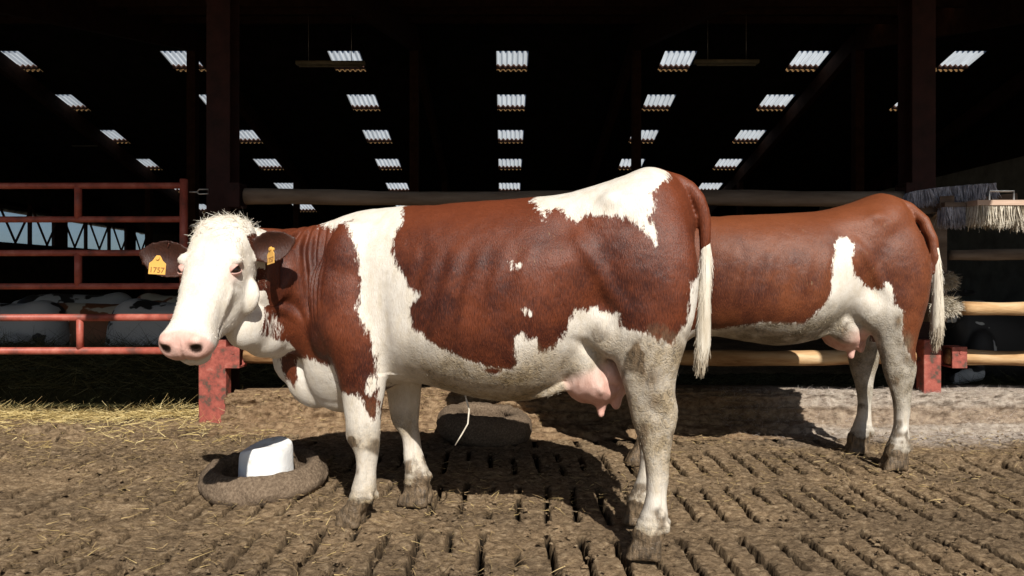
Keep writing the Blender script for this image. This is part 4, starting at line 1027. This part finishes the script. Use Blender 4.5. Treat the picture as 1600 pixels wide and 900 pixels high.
# short coat hair that breaks up the outline
def coat_hair(root, me, bo, n, seed, zmax, H):
    r2 = np.random.default_rng(seed); V = np.zeros(len(me.vertices)*3); me.vertices.foreach_get('co', V); V = V.reshape(-1, 3); Nn = normals(me)
    wa = np.zeros(len(V), np.float32); me.attributes['w'].data.foreach_get('value', wa); pa_ = np.zeros(len(V), np.float32); me.attributes['pink'].data.foreach_get('value', pa_)
    t, sd, nn = H.frame(V); hd = (t > -.1) & (t < .6) & (np.abs(sd) < .3) & (nn > -.33)
    ok = (V[:,2] > .10) & (pa_ < .1) & ~hd & (V[:,1] < .25)
    for name, msk, mat in (('pale_hair', ok & (wa > .012) & (V[:,2] < zmax), M['palehair']), ('brown_hair', ok & (wa < -.012), M['brownhair'])):
        q = np.where(msk)[0]; q = r2.choice(q, min(n, len(q)), replace=False)
        fl = np.array([.3, 0, -1.0])+r2.normal(size=(len(q), 3))*.25
        fl = fl-Nn[q]*np.sum(fl*Nn[q], 1, keepdims=True); fl /= np.linalg.norm(fl, axis=1, keepdims=True)+1e-6
        strands(name, V[q]-Nn[q]*.001, fl+Nn[q]*(.06+.16*r2.random((len(q), 1))), (.008+.014*r2.random(len(q)))*(1 if name == 'pale_hair' else .75), .0012, mat, root, .12, 2, -Nn[q]*.25)
M['palehair'] = straw_mat('pale_coat_hair', (.34,.28,.19), (.50,.43,.32), (.68,.62,.52))
M['brownhair'] = straw_mat('brown_coat_hair', (.06,.015,.008), (.13,.035,.015), (.24,.085,.035))
t_, s_, n_ = HA.frame(V_); pk_ = np.zeros(len(V_), np.float32); meA.attributes['pink'].data.foreach_get('value', pk_)
fs_ = np.where((t_ > .05) & (t_ < .45) & (np.abs(s_) < .13) & (n_ > -.26) & (pk_ < .1) & (np.hypot(t_-.18, n_+.047) > .035))[0]; fs_ = rr.choice(fs_, 9000)
df_ = np.outer(np.ones(len(fs_)), np.array(HA.A))*.8+np.array(HA.S)*(s_[fs_]*6)[:, None]+rr.normal(size=(len(fs_), 3))*.35
df_ -= Nv[fs_]*np.sum(df_*Nv[fs_], 1, keepdims=True); df_ /= np.linalg.norm(df_, axis=1, keepdims=True)
strands('face_hair', V_[fs_]-Nv[fs_]*.001, df_+Nv[fs_]*(.15+.15*rr.random((len(fs_), 1))), .007+.008*rr.random(len(fs_)), .0012, M['pollhair'], cowA, .15, 2, -Nv[fs_]*.2)
coat_hair(cowA, meA, boA, 14000, 3, 1.1, HA); coat_hair(cowB, meB, boB, 9000, 4, 1.1, HB)

# straw hanging from the belly
pa = [P(727,618,2.73), P(733,640,2.72), P(731,662,2.71), P(722,678,2.70), P(711,696,2.70)]
mb = MB(); mb.tube(pa, [.0035,.0036,.003,.003,.002], 7); o = mb.build('straw_strand', M['strand'] if 'strand' in M else M['bristle'], None, True)
tag(o, 'single pale straw stalk hanging from the belly of the spotted cow', 'straw')

# ------------------------------------------------------------------ resting cows in the barn
def resting(mat, headup, turn):
    mb = MB()
    loft_x(mb, [(-.80,.78,.2,.10,0,.45),(-.66,.84,.05,.22,0,.42),(-.4,.86,-.02,.30,0,.40),(0,.84,-.03,.37,.02,.38),(.3,.84,-.03,.36,.03,.38),(.55,.88,-.03,.31,.03,.40),(.72,.80,-.02,.22,.03,.4),(.82,.6,.1,.09,.03,.4)], 40, 32)
    mb.ell((.5,-.27,.28), (.28,.16,.24)); mb.ell((.40,.30,.22), (.3,.14,.2)); mb.ell((-.60,-.18,.35), (.16,.12,.25)); mb.ell((-.60,.18,.35), (.16,.12,.25))
    mb.tube([(.35,-.40,.10),(.05,-.46,.07),(-.12,-.45,.06),(-.25,-.43,.05)], [.09,.06,.05,.05], 14)
    mb.tube([(-.66,-.20,.14),(-.86,-.22,.10),(-.95,-.20,.08),(-.80,-.14,.06)], [.09,.07,.06,.05], 14)
    hz = .98 if headup else .62
    loft_dir(mb, [(-.58,0,.48,-1,0,.34,.2),(-.78,0,.58,-1,0,.26,.16),(-.94,turn*.06,.58+(hz-.62)*.7,-1,turn*.3,.19,.12),(-1.06,turn*.16,.5+(hz-.5)*.85,-1,turn*.9,.14,.10)], 24, 28)
    H = Head((-1.08, turn*.18, hz+.07), (-1, turn*1.2, 0), R(38 if headup else 50))
    eb = [(H.p(.055, q*.105, -.105), H.p(.055, q*.105, -.105)+H.S*q*.19-H.A*.02, tuple(H.N), 1.0) for q in (1, -1)]
    head_mesh(mb, H, eb)
    me, V, E = remesh(mb, .014); t, sd, nn = H.frame(V)
    w1 = np.where((t > -.1) & (np.abs(sd) > .09) & (nn > -.2), .06, np.where(t > -.1, .15, .5)); V = lap_smooth(V, E, w1, 12)
    me.vertices.foreach_set('co', V.reshape(-1)); me.polygons.foreach_set('use_smooth', np.ones(len(me.polygons), bool)); me.update(); me.materials.clear(); me.materials.append(mat)
    return me
ra = resting(M['holstein'], True, -1); rb = resting(M['tanwhite'], False, -1); rc = resting(M['holstein'], False, 1); rd = ra.copy(); rd.materials.clear(); rd.materials.append(M['blackcoat'])
for (me_, x, y, z, rz, sc, lab) in [
    (ra, -3.15, 6.75, .0, 172, .95, 'large black and white cow lying on the hay nearest the muzzle of spotted cow'),
    (rb, -4.35, 7.5, .0, 20, .9, 'tan and white cow lying behind the upright of the red gate'),
    (ra, -5.3, 7.2, .0, -12, .92, 'black and white cow lying far left with head low behind the gate'),
    (rb, -4.6, 9.6, .05, 160, .9, 'distant tan and white cow lying deeper in the barn at left'),
    (rc, -6.3, 10.2, .05, 10, .9, 'distant black and white cow lying deeper in the barn at far left'),
    (rd, 5.1, 6.9, .0, 15, .95, 'mostly black cow resting behind the lowest log at right')]:
    o = bpy.data.objects.new('resting_cow', me_); C.objects.link(o); o.location = (x, y, z); o.rotation_euler.z = R(rz); o.scale = (sc,)*3
    tag(o, lab, 'cow', 'cows lying inside the barn')
